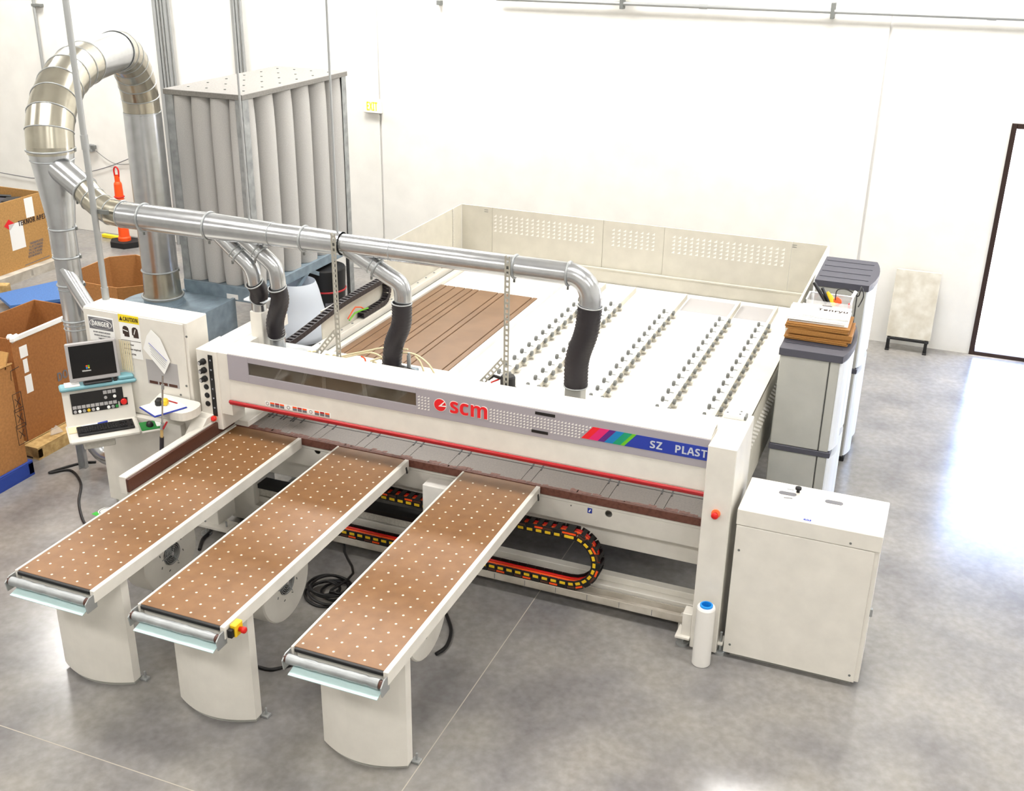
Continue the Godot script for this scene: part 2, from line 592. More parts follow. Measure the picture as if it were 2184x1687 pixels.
func tri_holes(b: MB, x0: float, y0: float, z: float, nx: int, ny: int, dx: float, dy: float, s: float, skip := []) -> void:
	for i in nx:
		for j in ny:
			var c := Vector3(x0 + i * dx, y0 - j * dy, z)
			if skip and c.x > skip[0] - (c.y - skip[1]) * -0.9:
				continue
			b.prism([Vector2(-s, -s * 0.8), Vector2(s, -s * 0.8), Vector2(s, s * 0.9)], 0, 0.002, Transform3D(Basis(), c))

func disc(b: MB, c: Vector3, axis: Vector3, r: float, h: float, seg := 20, bev := 0.0) -> void:
	var y := axis.normalized()
	var x := y.cross(Vector3.FORWARD if absf(y.z) < 0.9 else Vector3.RIGHT).normalized()
	var xf := Transform3D(Basis(x, y, x.cross(y)), c)
	if bev > 0.0:
		b.lathe([Vector2(0, 0), Vector2(r, 0), Vector2(r, h - bev), Vector2(r - bev, h), Vector2(0, h)], xf, seg)
	else:
		b.lathe([Vector2(0, 0), Vector2(r, 0), Vector2(r, h), Vector2(0, h)], xf, seg)

func knob_mesh(r: float, h: float) -> ArrayMesh:
	return MB.new().lathe([Vector2(0, 0), Vector2(r, 0), Vector2(r, h * 0.4), Vector2(r * 0.8, h * 0.5), Vector2(r * 0.75, h), Vector2(r * 0.6, h * 1.1), Vector2(0, h * 1.1)], Transform3D(), 16).mesh()

func facing(n: Vector3, at: Vector3) -> Transform3D:
	var y := n.normalized()
	var x := y.cross(Vector3.FORWARD if absf(y.z) < 0.9 else Vector3.RIGHT).normalized()
	return Transform3D(Basis(x, y, x.cross(y)), at)

func emergency_button(parent: Node3D, at: Vector3, n: Vector3, plate: Material) -> void:
	var b := MB.new()
	disc(b, at, n, 0.032, 0.012, 18)
	var base = part("emergency_button", b, plate, parent)
	put("button_cap", MB.new().lathe([Vector2(0, 0), Vector2(0.014, 0), Vector2(0.014, 0.02), Vector2(0.024, 0.024), Vector2(0.026, 0.034), Vector2(0.02, 0.042), Vector2(0, 0.044)], Transform3D(), 18, true).mesh(), M.red_plastic, base, facing(n, at + n * 0.012))

func saw() -> void:
	var t := thing("panel_saw", "large cream panel saw with grey name band, red safety strip and roller table", "panel saw", Vector3(0, 0, -2.0))
	beam_front(t)
	posts(t)
	cutting_table(t)
	underframe(t)
	rear_table(t)
	fences(t)
	beam_kit(t)

func beam_front(t: Node3D) -> void:
	var x0 := -1.885
	var x1 := 2.09
	var zf := 0.2
	# hollow sheet-metal beam: lower face, sloping hood, top lip and end plates
	var b := MB.new()
	b.span(Vector3(x0, 1.295, zf - 0.012), Vector3(x1, 1.485, zf), 0.003)
	var hood := [Vector2(zf - 0.012, 1.69), Vector2(zf, 1.69), Vector2(zf, 1.705), Vector2(0.07, 1.742), Vector2(-0.02, 1.742), Vector2(-0.02, 1.70), Vector2(-0.008, 1.70), Vector2(-0.008, 1.73), Vector2(0.065, 1.73), Vector2(zf - 0.012, 1.693)]
	var side := Transform3D(Basis(Vector3(0, 0, 1), Vector3(0, 1, 0), Vector3(-1, 0, 0)), Vector3.ZERO)
	b.prism(hood, -x1, -x0, side)
	b.span(Vector3(x0, 1.30, -0.02), Vector3(x0 + 0.012, 1.70, zf - 0.012))
	b.span(Vector3(x1 - 0.012, 1.30, -0.02), Vector3(x1, 1.70, zf - 0.012))
	b.span(Vector3(x0, 1.28, 0.05), Vector3(x1, 1.292, zf))
	var shell = part("pressure_beam", b, M.cream, t)
	# grey band, with the opening of the long window
	var w0 := -1.69
	var w1 := -0.178
	var wy0 := 1.547
	var wy1 := 1.655
	var zb := zf + 0.006
	var g := MB.new()
	g.span(Vector3(x0, 1.478, zf - 0.012), Vector3(w0, 1.70, zb), 0.002)
	g.span(Vector3(w1, 1.478, zf - 0.012), Vector3(x1, 1.70, zb), 0.002)
	g.span(Vector3(w0, 1.478, zf - 0.012), Vector3(w1, wy0, zb))
	g.span(Vector3(w0, wy1, zf - 0.012), Vector3(w1, 1.70, zb))
	var band = part("grey_band", g, M.band, t)
	part("window_pane", MB.new().span(Vector3(w0, wy0, zf - 0.006), Vector3(w1, wy1, zf - 0.002)), M.smoked, t)
	# inner braces behind the window
	for k in [[-1.62, -1.42], [-1.30, -1.22], [-1.02, -1.1], [-0.62, -0.75]]:
		part("inner_brace", MB.new().beam(Vector3(k[0], 1.31, 0.15), Vector3(k[1], 1.69, 0.02), 0.03, 0.012), M.cream_dull, t)
	part("inner_panel", MB.new().span(Vector3(-1.87, 1.30, -0.03), Vector3(2.07, 1.66, -0.022)), M.table_grey, t)
	# perforations left and right of the logo
	var p := MB.new()
	tri_holes(p, -0.155, 1.634, zb, 4, 5, 0.027, 0.024, 0.009)
	for i in 31:
		for j in 5:
			var c := Vector3(0.44 + i * 0.0268, 1.634 - j * 0.0235, zb)
			if c.x > 1.222 - (1.634 - c.y) * 0.85:
				continue
			if c.y < 1.545 and c.x > 0.765 and c.x < 0.905:
				continue
			p.prism([Vector2(-0.009, -0.0075), Vector2(0.009, -0.0075), Vector2(0.009, 0.008)], 0, 0.002, Transform3D(Basis(), c))
	var pf = part("perforation", p, M.white, band)
	pf.set_meta("kind", "stuff")
	# round red emblem with a white wedge, and the lettering
	var e := MB.new()
	disc(e, Vector3(0.027, 1.594, zb), Vector3(0, 0, 1), 0.053, 0.002, 32)
	part("emblem_edge", e, M.white, band)
	e = MB.new()
	var ring := []
	for k in 29:
		var a := deg_to_rad(-18.0 + 360.0 * k / 29.0)
		ring.append(Vector2(cos(a), sin(a)) * 0.049)
	e.prism(ring, 0.002, 0.004, Transform3D(Basis(), Vector3(0.027, 1.594, zb)))
	part("emblem", e, M.logo_red, band)
	part("emblem_mark", MB.new().prism([Vector2(-0.014, -0.012), Vector2(0.05, -0.006), Vector2(0.05, 0.003), Vector2(0.012, -0.003), Vector2(0.042, 0.032), Vector2(0.036, 0.036)], 0.004, 0.006, Transform3D(Basis(), Vector3(0.027, 1.594, zb))), M.white, band)
	letters("lettering_edge", "scm", M.white, band, Vector3(0.263, 1.594, zb + 0.001), Vector3.RIGHT, Vector3.UP, 0.314, 0.104, 0.002)
	letters("lettering", "scm", M.logo_red, band, Vector3(0.263, 1.594, zb + 0.003), Vector3.RIGHT, Vector3.UP, 0.304, 0.096, 0.003)
	# handle slots
	part("handle_slot", MB.new().span(Vector3(0.794, 1.658, zb - 0.004), Vector3(0.95, 1.682, zb + 0.003), 0.002), M.black, band)
	part("handle_slot", MB.new().span(Vector3(0.769, 1.509, zb - 0.004), Vector3(0.90, 1.533, zb + 0.003), 0.002), M.black, band)
	# coloured stripes and blue name plate
	var cols := ["logo_red", "mag_pink", "mag_purple", "plate_cyan", "plate_green", "lime"]
	var cuts := [0.0, 0.055, 0.125, 0.175, 0.235, 0.295, 0.325]
	var y0 := 1.537
	var y1 := 1.64
	for k in 6:
		var a: float = 1.155 + cuts[k]
		var c: float = 1.155 + cuts[k + 1]
		part("stripe", MB.new().prism([Vector2(a, y0), Vector2(c, y0), Vector2(c + 0.085, y1), Vector2(a + 0.085, y1)], zb, zb + 0.002), M[cols[k]], band)
	var plate = part("name_plate", MB.new().prism([Vector2(1.48, y0), Vector2(2.088, y0), Vector2(2.088, y1), Vector2(1.565, y1)], zb, zb + 0.002), M.blue, band)
	letters("lettering", "SZ", M.letter_silver, band, Vector3(1.712, 1.588, zb + 0.003), Vector3.RIGHT, Vector3.UP, 0.09, 0.058)
	letters("lettering", "PLAST", M.letter_silver, band, Vector3(1.963, 1.588, zb + 0.003), Vector3.RIGHT, Vector3.UP, 0.225, 0.058)
	# warning stickers along the lower edge
	var sx := -1.552
	for w in [[0.04, "w"], [0.145, "p"], [0.065, "w"], [0.145, "p"], [0.058, "w"], [0.152, "p"]]:
		var s = part("warning_sticker", MB.new().span(Vector3(sx, 1.302, zf), Vector3(sx + w[0], 1.345, zf + 0.001)), M.paper, shell)
		if w[1] == "w":
			var r := MB.new()
			r.ring(Vector3(sx + w[0] * 0.5, 1.323, zf + 0.001), Vector3(0, 0, 1), 0.013, 0.002, 16, 4)
			part("symbol", r, M.ink, s)
		else:
			for k in 3:
				var xx: float = sx + 0.006 + k * (w[0] - 0.008) / 3.0
				part("symbol", MB.new().span(Vector3(xx, 1.305, zf + 0.001), Vector3(xx + 0.04, 1.326, zf + 0.0018)), M.ink_grey, s)
				part("symbol", MB.new().span(Vector3(xx, 1.327, zf + 0.001), Vector3(xx + 0.04, 1.341, zf + 0.0018)), M.orange if k != 1 else M.red, s)
		sx += w[0] + 0.001
	# red safety strip
	part("safety_strip", MB.new().tube([Vector3(x0 - 0.01, 1.28, zf + 0.01), Vector3(x1, 1.28, zf + 0.01)], 0.014, 10).tube([Vector3(x0 - 0.01, 1.262, zf + 0.004), Vector3(x1, 1.262, zf + 0.004)], 0.009, 8), M.red, t)

func posts(t: Node3D) -> void:
	# right hand post
	var p = part("post", MB.new().span(Vector3(2.09, 0.02, -0.35), Vector3(2.29, 1.69, 0.273), 0.006), M.cream, t)
	emergency_button(p, Vector3(2.19, 1.18, 0.273), Vector3(0, 0, 1), M.orange_light)
	part("end_bracket", MB.new().span(Vector3(2.085, 1.69, -0.33), Vector3(2.235, 1.722, -0.225), 0.004), M.white, t)
	part("bracket_end", MB.new().span(Vector3(2.235, 1.688, -0.31), Vector3(2.25, 1.72, -0.235), 0.003), M.wheel, t)
	for k in [[2.11, -0.26], [2.20, -0.26], [2.20, -0.31]]:
		var s := MB.new()
		disc(s, Vector3(k[0], 1.722, k[1]), Vector3.UP, 0.008, 0.004, 10)
		part("screw", s, M.wheel, t)
	# left hand column with the knobs
	var c = part("control_column", MB.new().span(Vector3(-2.19, 1.0, -0.12), Vector3(-1.99, 1.70, 0.205), 0.005).span(Vector3(-2.15, 0.02, -0.35), Vector3(-1.90, 1.0, -0.02), 0.004).prism([Vector2(-2.06, -0.30), Vector2(-1.885, -0.30), Vector2(-1.885, 0.195), Vector2(-1.995, 0.195), Vector2(-1.995, 0.1)], 1.15, 1.695, Transform3D(Basis(Vector3.RIGHT, Vector3(0, 0, 1), Vector3.UP), Vector3.ZERO)).span(Vector3(-2.17, 1.60, -0.85), Vector3(-1.98, 1.70, -0.12), 0.004), M.cream, t)
	part("label_strip", MB.new().span(Vector3(-2.075, 1.12, 0.205), Vector3(-2.03, 1.665, 0.209), 0.001), M.black, c)
	for k in 6:
		letters("lettering", ["A", "M", "T", "C", "P", "O"][k], M.letter_silver, c, Vector3(-2.052, 1.62 - k * 0.085, 0.2105), Vector3.RIGHT, Vector3.UP, 0.014, 0.014, 0.001)
	var big := knob_mesh(0.026, 0.055)
	var flat := knob_mesh(0.024, 0.012)
	for k in 6:
		var at := Vector3(-2.118, 1.60 - k * 0.076, 0.205)
		var kb = put("knob", big if k < 3 else flat, M.black, c, facing(Vector3(-0.12 if k < 3 else 0.0, 0, 1), at))
		if k < 3:
			var s := MB.new()
			disc(s, Vector3(0, 0.0605, 0), Vector3.UP, 0.014, 0.002, 12)
			part("knob_cap", s, M.silver, kb)
	# bracket above the guide, with a red stop button
	part("guide_bracket", MB.new().prism([Vector2(0.0, 0.98), Vector2(0.34, 0.98), Vector2(0.34, 1.02), Vector2(0.2, 1.13), Vector2(0.0, 1.13)], -0.0, 0.13, Transform3D(Basis(Vector3(0, 0, 1), Vector3.UP, Vector3(-1, 0, 0)), Vector3(-2.07, 0, 0.10))), M.cream, t)
	var base := MB.new()
	disc(base, Vector3(-2.06, 1.10, 0.22), Vector3(0.2, 0.3, 1), 0.024, 0.012, 16)
	var eb = part("emergency_button", base, M.orange, t)
	var cap := MB.new()
	disc(cap, Vector3(-2.055, 1.105, 0.232), Vector3(0.2, 0.3, 1), 0.021, 0.02, 16, 0.005)
	part("button_cap", cap, M.red_plastic, eb)
	# straight guide along the first air table
	var g = part("guide", MB.new().span(Vector3(-2.125, 0.93, -0.15), Vector3(-2.062, 1.075, 1.335), 0.004), M.cream, t)
	part("guide_face", MB.new().span(Vector3(-2.062, 0.952, -0.15), Vector3(-2.038, 1.062, 1.335), 0.003), M.brown_dark, g)

func cutting_table(t: Node3D) -> void:
	var xs := [-2.03, -1.962, -1.924, -1.863, -1.822, -1.746, -1.715, -1.643, -1.62, -1.543, -1.308, -1.227, -0.885, -0.802, -0.458, -0.39, -0.041, 0.042, 0.593, 0.675, 1.236, 1.313, 1.664, 1.743, 2.04]
	for k in xs.size() - 1:
		for zz in [[-0.315, -0.035], [-0.62, -0.322]]:
			part("table_plate", MB.new().span(Vector3(xs[k] + 0.0012, 0.905, zz[0]), Vector3(xs[k + 1] - 0.0012, H, zz[1]), 0.0015), M.table_grey, t)
	for k in range(1, xs.size() - 1):
		part("slot_clip", MB.new().box(Vector3(xs[k], H + 0.001, -0.318), Vector3(0.012, 0.006, 0.10), Basis(Vector3.UP, 0.12)), M.black, t)
	part("saw_slot", MB.new().span(Vector3(-2.03, 0.90, -0.3215), Vector3(2.04, 0.9515, -0.3155)), M.black, t)
	# stained front lip of the table
	var lip := MB.new()
	lip.span(Vector3(-2.03, 0.885, -0.036), Vector3(2.04, H + 0.0005, -0.012), 0.004)
	part("front_lip", lip, M.stain, t)
	var rng := RandomNumberGenerator.new()
	rng.seed = 7
	var st := MB.new()
	var x := -1.9
	while x < 2.0:
		var w := rng.randf_range(0.03, 0.12)
		var d := rng.randf_range(0.012, 0.055)
		var poly := []
		for i in 6:
			poly.append(Vector2(x + w * i / 5.0, 0.035))
		for i in 6:
			poly.append(Vector2(x + w * (1.0 - i / 5.0), 0.035 + d * rng.randf_range(0.7, 1.05)))
		st.prism(poly, H + 0.0002, H + 0.0009, Transform3D(Basis(Vector3.RIGHT, Vector3(0, 0, -1), Vector3.UP), Vector3.ZERO))
		x += w * rng.randf_range(0.85, 1.1)
	var s = part("dust_stain", st, M.stain, t)
	s.set_meta("kind", "stuff")

func underframe(t: Node3D) -> void:
	# front rail below the table with its holes
	var fr := MB.new()
	fr.span(Vector3(-2.03, 0.84, -0.2), Vector3(2.09, 0.905, -0.04), 0.01)
	fr.span(Vector3(-2.03, 0.68, -0.17), Vector3(2.09, 0.688, -0.056)).span(Vector3(-2.03, 0.688, -0.17), Vector3(2.09, 0.84, -0.162))
	var hx := [on_z(677, 962, -0.05), on_z(1298, 1096, -0.05)]
	var from := -2.03
	for p in hx:
		fr.span(Vector3(from, 0.68, -0.056), Vector3(p.x - 0.06, 0.84, -0.05))
		fr.pierced(Rect2(p.x - 0.06, 0.68, 0.12, 0.16), Vector2(p.x, p.y), 0.029, -0.056, -0.05)
		from = p.x + 0.06
	fr.span(Vector3(from, 0.68, -0.056), Vector3(2.09, 0.84, -0.05))
	var rail = part("front_rail", fr, M.cream, t)
	for p in [[1218, 1078], [1236, 1065], [1365, 1090], [1492, 1117], [1090, 1068], [760, 985]]:
		var q := on_z(p[0], p[1], -0.05)
		var h := MB.new()
		disc(h, Vector3(q.x, q.y, -0.051), Vector3(0, 0, 1), 0.006, 0.004, 10)
		part("screw", h, M.wheel, rail)
	for p in [[1258, 1089], [1127, 1079], [838, 1015]]:
		var q := on_z(p[0], p[1], -0.05)
		var st = part("sticker", MB.new().span(Vector3(q.x - 0.018, q.y - 0.022, -0.05), Vector3(q.x + 0.018, q.y + 0.022, -0.0485)), M.blue, rail)
		part("symbol", MB.new().box(Vector3(q.x, q.y, -0.048), Vector3(0.01, 0.026, 0.001), Basis(Vector3(0, 0, 1), -0.5)), M.paper, st)
	part("inner_skirt", MB.new().span(Vector3(-2.03, 0.46, -0.22), Vector3(2.09, 0.70, -0.17), 0.004), M.cream, t)
	for xk in [-1.6, -0.5, 2.02]:
		part("rail_foot", MB.new().span(Vector3(xk - 0.06, 0.0, -0.16), Vector3(xk + 0.06, 0.13, 0.11), 0.004), M.cream_dull, t)
	# carriage rails and wireway near the floor
	part("carriage_rail", MB.new().span(Vector3(-2.0, 0.19, -0.16), Vector3(2.09, 0.245, -0.085), 0.004).span(Vector3(-2.0, 0.13, -0.155), Vector3(2.09, 0.19, -0.02), 0.004), M.cream, t)
	var ww = part("wireway", MB.new().span(Vector3(-1.2, 0.105, 0.0), Vector3(2.09, 0.115, 0.12)).span(Vector3(-1.2, 0.105, 0.112), Vector3(2.09, 0.165, 0.12)).span(Vector3(-1.2, 0.105, 0.0), Vector3(2.09, 0.165, 0.008)), M.wood_white, t)
	for k in 7:
		part("joint", MB.new().span(Vector3(0.45 + k * 0.26, 0.112, 0.1195), Vector3(0.454 + k * 0.26, 0.16, 0.1215)), M.ink_grey, ww)
	part("black_rail", MB.new().span(Vector3(-2.0, 0.33, -0.22), Vector3(0.2, 0.37, -0.08)), M.black, t)
	part("cross_tube", MB.new().span(Vector3(-2.0, 0.25, -0.2), Vector3(0.3, 0.325, -0.1), 0.004), M.cream_dull, t)
	# legs and feet of the frame
	for x in [-2.0, 2.15]:
		for z in [-0.2, -4.7]:
			part("frame_leg", MB.new().span(Vector3(x - 0.07, 0.03, z - 0.07), Vector3(x + 0.07, 0.9, z + 0.07), 0.004), M.cream_dull, t)
			var f := MB.new()
			disc(f, Vector3(x, 0.0, z), Vector3.UP, 0.06, 0.03, 20)
			part("foot", f, M.zinc, t)
	var br = part("foot_bracket", MB.new().span(Vector3(-2.17, 0.11, 0.05), Vector3(-2.06, 0.75, 0.30), 0.004).span(Vector3(-2.26, 0.10, 0.20), Vector3(-1.93, 0.12, 0.36)), M.cream, t)
	for x in [-2.2, -1.98]:
		part("bolt", MB.new().tube([Vector3(x, 0.0, 0.30), Vector3(x, 0.17, 0.30)], 0.008, 8), M.zinc, br)
		var f := MB.new()
		disc(f, Vector3(x, 0.0, 0.30), Vector3.UP, 0.045, 0.02, 18)
		part("foot", f, M.zinc, br)
	# levelling foot by the right post
	part("foot_bracket", MB.new().span(Vector3(2.02, 0.10, 0.16), Vector3(2.09, 0.30, 0.27), 0.003).span(Vector3(1.98, 0.09, 0.14), Vector3(2.09, 0.11, 0.30), 0.003), M.cream, t)
	part("foot_bracket", MB.new().span(Vector3(2.29, 0.08, 0.14), Vector3(2.33, 0.10, 0.25), 0.003), M.cream, t)
	for x in [2.03, 2.31]:
		part("bolt", MB.new().tube([Vector3(x, 0.0, 0.22), Vector3(x, 0.18, 0.22)], 0.01, 8), M.zinc, t)
		var f := MB.new()
		disc(f, Vector3(x, 0.0, 0.22), Vector3.UP, 0.05, 0.025, 18)
		part("foot", f, M.zinc, t)
	# saw carriage under the tables
	part("carriage_box", MB.new().span(Vector3(-0.17, 0.56, 0.0), Vector3(0.10, 0.84, 0.14), 0.004), M.white, t)
	part("carriage_plate", MB.new().span(Vector3(-1.75, 0.26, -0.5), Vector3(-1.2, 0.31, -0.3), 0.004), M.galv_dull, t)
	# cable chain
	var path := []
	var top := 0.655
	var bot := 0.20
	var r := (top - bot) * 0.5
	var cx := 1.06
	var z := 0.055
	var xx := -1.1
	while xx < cx:
		path.append(Vector3(xx, top - 0.02 * absf(sin((xx + 1.1) * 1.3)), z))
		xx += 0.075
	for k in range(1, 11):
		var a := PI * k / 11.0
		path.append(Vector3(cx + sin(a) * r, bot + r + cos(a) * r, z))
	xx = cx
	while xx > -1.1:
		path.append(Vector3(xx, bot, z))
		xx -= 0.075
	var chain = part("cable_chain", MB.new().tube([Vector3(-1.12, 0.64, z), Vector3(-1.08, 0.64, z)], 0.03, 6), M.black, t)
	for k in path.size() - 1:
		var a: Vector3 = path[k]
		var b: Vector3 = path[k + 1]
		var d := (b - a).normalized()
		var nrm := Vector3(-d.y, d.x, 0)
		if nrm.dot(Vector3(0.6, 0.43, 0) - (a + b) * 0.5) > 0:
			nrm = -nrm
		var mid := (a + b) * 0.5
		var bs := Basis(d, nrm, d.cross(nrm))
		var len := a.distance_to(b)
		# side plates
		var link = part("link", MB.new().box(mid + Vector3(0, 0, 0.05), Vector3(len * 0.96, 0.075, 0.012), bs, 0.003).box(mid - Vector3(0, 0, 0.05), Vector3(len * 0.96, 0.075, 0.012), bs).box(mid + nrm * 0.034, Vector3(len * 0.5, 0.012, 0.1), bs), M.black, chain)
		part("link_window", MB.new().box(mid - nrm * 0.012 + Vector3(0, 0, 0.0565), Vector3(len * 0.62, 0.024, 0.004), bs, 0.0018), M.yellow, link)
		if k % 3 != 0:
			part("link_opening", MB.new().box(mid + nrm * 0.018 + Vector3(0, 0, 0.0565), Vector3(len * 0.9, 0.016, 0.002), bs), M.orange if k % 3 == 1 else M.brown_dark, link)
	# cables lying in the chain
	var inner := []
	for q in path:
		inner.append(q + Vector3(0, 0.005, 0.0))
	part("cable", MB.new().tube(inner, 0.016, 6), M.orange, chain)
	inner = []
	for q in path:
		inner.append(q + Vector3(0, 0.012, -0.028))
	part("cable", MB.new().tube(inner, 0.012, 6), M.red_plastic, chain)

func rear_table(t: Node3D) -> void:
	var yb := 0.90
	part("rear_sheet", MB.new().span(Vector3(-0.86, yb - 0.03, -5.34), Vector3(2.165, yb, -2.6)).span(Vector3(-0.86, yb - 0.03, -2.592), Vector3(2.19, yb, -0.63)), M.white, t)
	part("rear_frame", MB.new().span(Vector3(-2.3, 0.72, -5.35), Vector3(2.16, 0.86, -5.25)).span(Vector3(2.05, 0.72, -5.25), Vector3(2.16, 0.86, -0.4)).span(Vector3(-2.3, 0.72, -5.25), Vector3(-2.12, 0.86, -0.4)), M.cream_dull, t)
	# brown bed strips with slots between them
	var bx := [-2.112, -2.025, -1.91, -1.783, -1.687, -1.609, -1.361, -1.284, -0.942, -0.873]
	for k in bx.size() - 1:
		part("bed_strip", MB.new().span(Vector3(bx[k] + 0.005, 0.92, -4.3), Vector3(bx[k + 1] - 0.005, 0.955, -0.63), 0.004), M.bed_brown, t)
	part("bed_base", MB.new().span(Vector3(-2.13, 0.86, -4.32), Vector3(-0.865, 0.918, -0.63)), M.cream, t)
	part("bed_edge", MB.new().span(Vector3(-0.862, 0.87, -5.3), Vector3(-0.815, 0.965, -0.63), 0.004), M.cream, t)
	part("rear_cover", MB.new().span(Vector3(-2.11, 0.86, -5.33), Vector3(-0.87, 0.93, -4.33), 0.004), M.cream, t)
	# roller rails
	var wheel := MB.new().lathe([Vector2(0, -0.014), Vector2(0.018, -0.014), Vector2(0.025, -0.012), Vector2(0.0275, -0.006), Vector2(0.0275, 0.006), Vector2(0.025, 0.012), Vector2(0.018, 0.014), Vector2(0, 0.014)], Transform3D(Basis(Vector3(0, 0, 1), -PI / 2), Vector3.ZERO), 14).mesh()
	var axle := MB.new().tube([Vector3(0, 0, 0), Vector3(0.05, 0, 0)], 0.006, 6).mesh()
	for x in [-0.335, 0.04, 0.66, 1.285, 1.715]:
		var rail = part("roller_rail", MB.new().span(Vector3(x - 0.018, yb, -5.15), Vector3(x + 0.018, 0.965, -0.65), 0.002), M.beige, t)
		for k in 16:
			var z := -4.42 + k * 0.2
			if z > -1.2:
				continue
			var w1 = put("roller_wheel", wheel, M.wheel, rail, Transform3D(Basis(), Vector3(x - 0.075, 0.968, z)))
			put("axle", axle, M.zinc, rail, Transform3D(Basis(), Vector3(x - 0.065, 0.958, z)))
			put("roller_wheel", wheel, M.wheel, rail, Transform3D(Basis(), Vector3(x + 0.04, 0.968, z + 0.02)))
			put("axle", axle, M.zinc, rail, Transform3D(Basis(Vector3.UP, PI), Vector3(x + 0.03, 0.958, z + 0.02)))
			part("wheel_bracket", MB.new().span(Vector3(x + 0.018, 0.92, z - 0.035), Vector3(x + 0.065, 0.93, z + 0.03)), M.beige, rail)
	part("grey_plate", MB.new().span(Vector3(0.70, yb, -5.2), Vector3(1.26, yb + 0.003, -4.72)), M.silver, t)
	part("grey_plate", MB.new().span(Vector3(1.31, yb, -5.2), Vector3(1.69, yb + 0.003, -4.72)), M.silver, t)
	# left guide beam with slot and bolts
	var lb = part("left_beam", MB.new().span(Vector3(-2.308, 0.86, -5.33), Vector3(-2.222, 1.03, -0.6), 0.004).span(Vector3(-2.184, 0.86, -5.33), Vector3(-2.115, 0.975, -0.6), 0.004), M.cream, t)
	part("left_slot", MB.new().span(Vector3(-2.223, 0.88, -5.33), Vector3(-2.183, 0.955, -0.6)), M.wheel, lb)
	var bolt := MB.new().lathe([Vector2(0, 0), Vector2(0.012, 0), Vector2(0.012, 0.008), Vector2(0, 0.008)], Transform3D(), 8).mesh()
	for k in 18:
		put("bolt", bolt, M.zinc, lb, Transform3D(Basis(), Vector3(-2.272, 1.03, -4.9 + k * 0.22)))
	# drag chain on the left
	var path := []
	var x := -2.262
	var z := -1.15
	while z > -3.1:
		path.append(Vector3(x, lerpf(1.235, 1.325, smoothstep(-1.15, -2.4, z)), z))
		z -= 0.065
	for k in range(1, 8):
		var a := PI * k / 8.0
		path.append(Vector3(x, 1.195 + cos(a) * 0.13, -3.12 - sin(a) * 0.13))
	z = -3.1
	while z < -2.6:
		path.append(Vector3(x, 1.065, z))
		z += 0.065
	var chain = part("drag_chain", MB.new().tube([path[0], path[1]], 0.02, 6), M.black, t)
	for k in path.size() - 1:
		var a: Vector3 = path[k]
		var b: Vector3 = path[k + 1]
		var d := (b - a).normalized()
		var sd := Vector3.RIGHT
		var nrm := d.cross(sd)
		var mid := (a + b) * 0.5
		part("link", MB.new().box(mid + sd * 0.035, Vector3(0.008, 0.055, a.distance_to(b)), Basis(sd, nrm, d), 0.002).box(mid - sd * 0.035, Vector3(0.008, 0.055, a.distance_to(b)), Basis(sd, nrm, d), 0.002).box(mid + nrm * 0.022, Vector3(0.07, 0.008, 0.03), Basis(sd, nrm, d)).box(mid - nrm * 0.022, Vector3(0.07, 0.008, 0.03), Basis(sd, nrm, d)), M.hose, chain)
	var cw := []
	for p in [[742, 680], [752, 663], [758, 655], [770, 655], [778, 660]]:
		cw.append(on_x(p[0], p[1], -2.24))
	part("cable", MB.new().tube(cw, 0.007, 6), M.orange, t)
	cw = []
	for p in [[745, 683], [757, 668], [770, 662], [785, 657]]:
		cw.append(on_x(p[0], p[1], -2.23))
	part("cable", MB.new().tube(cw, 0.009, 6), M.lime, t)

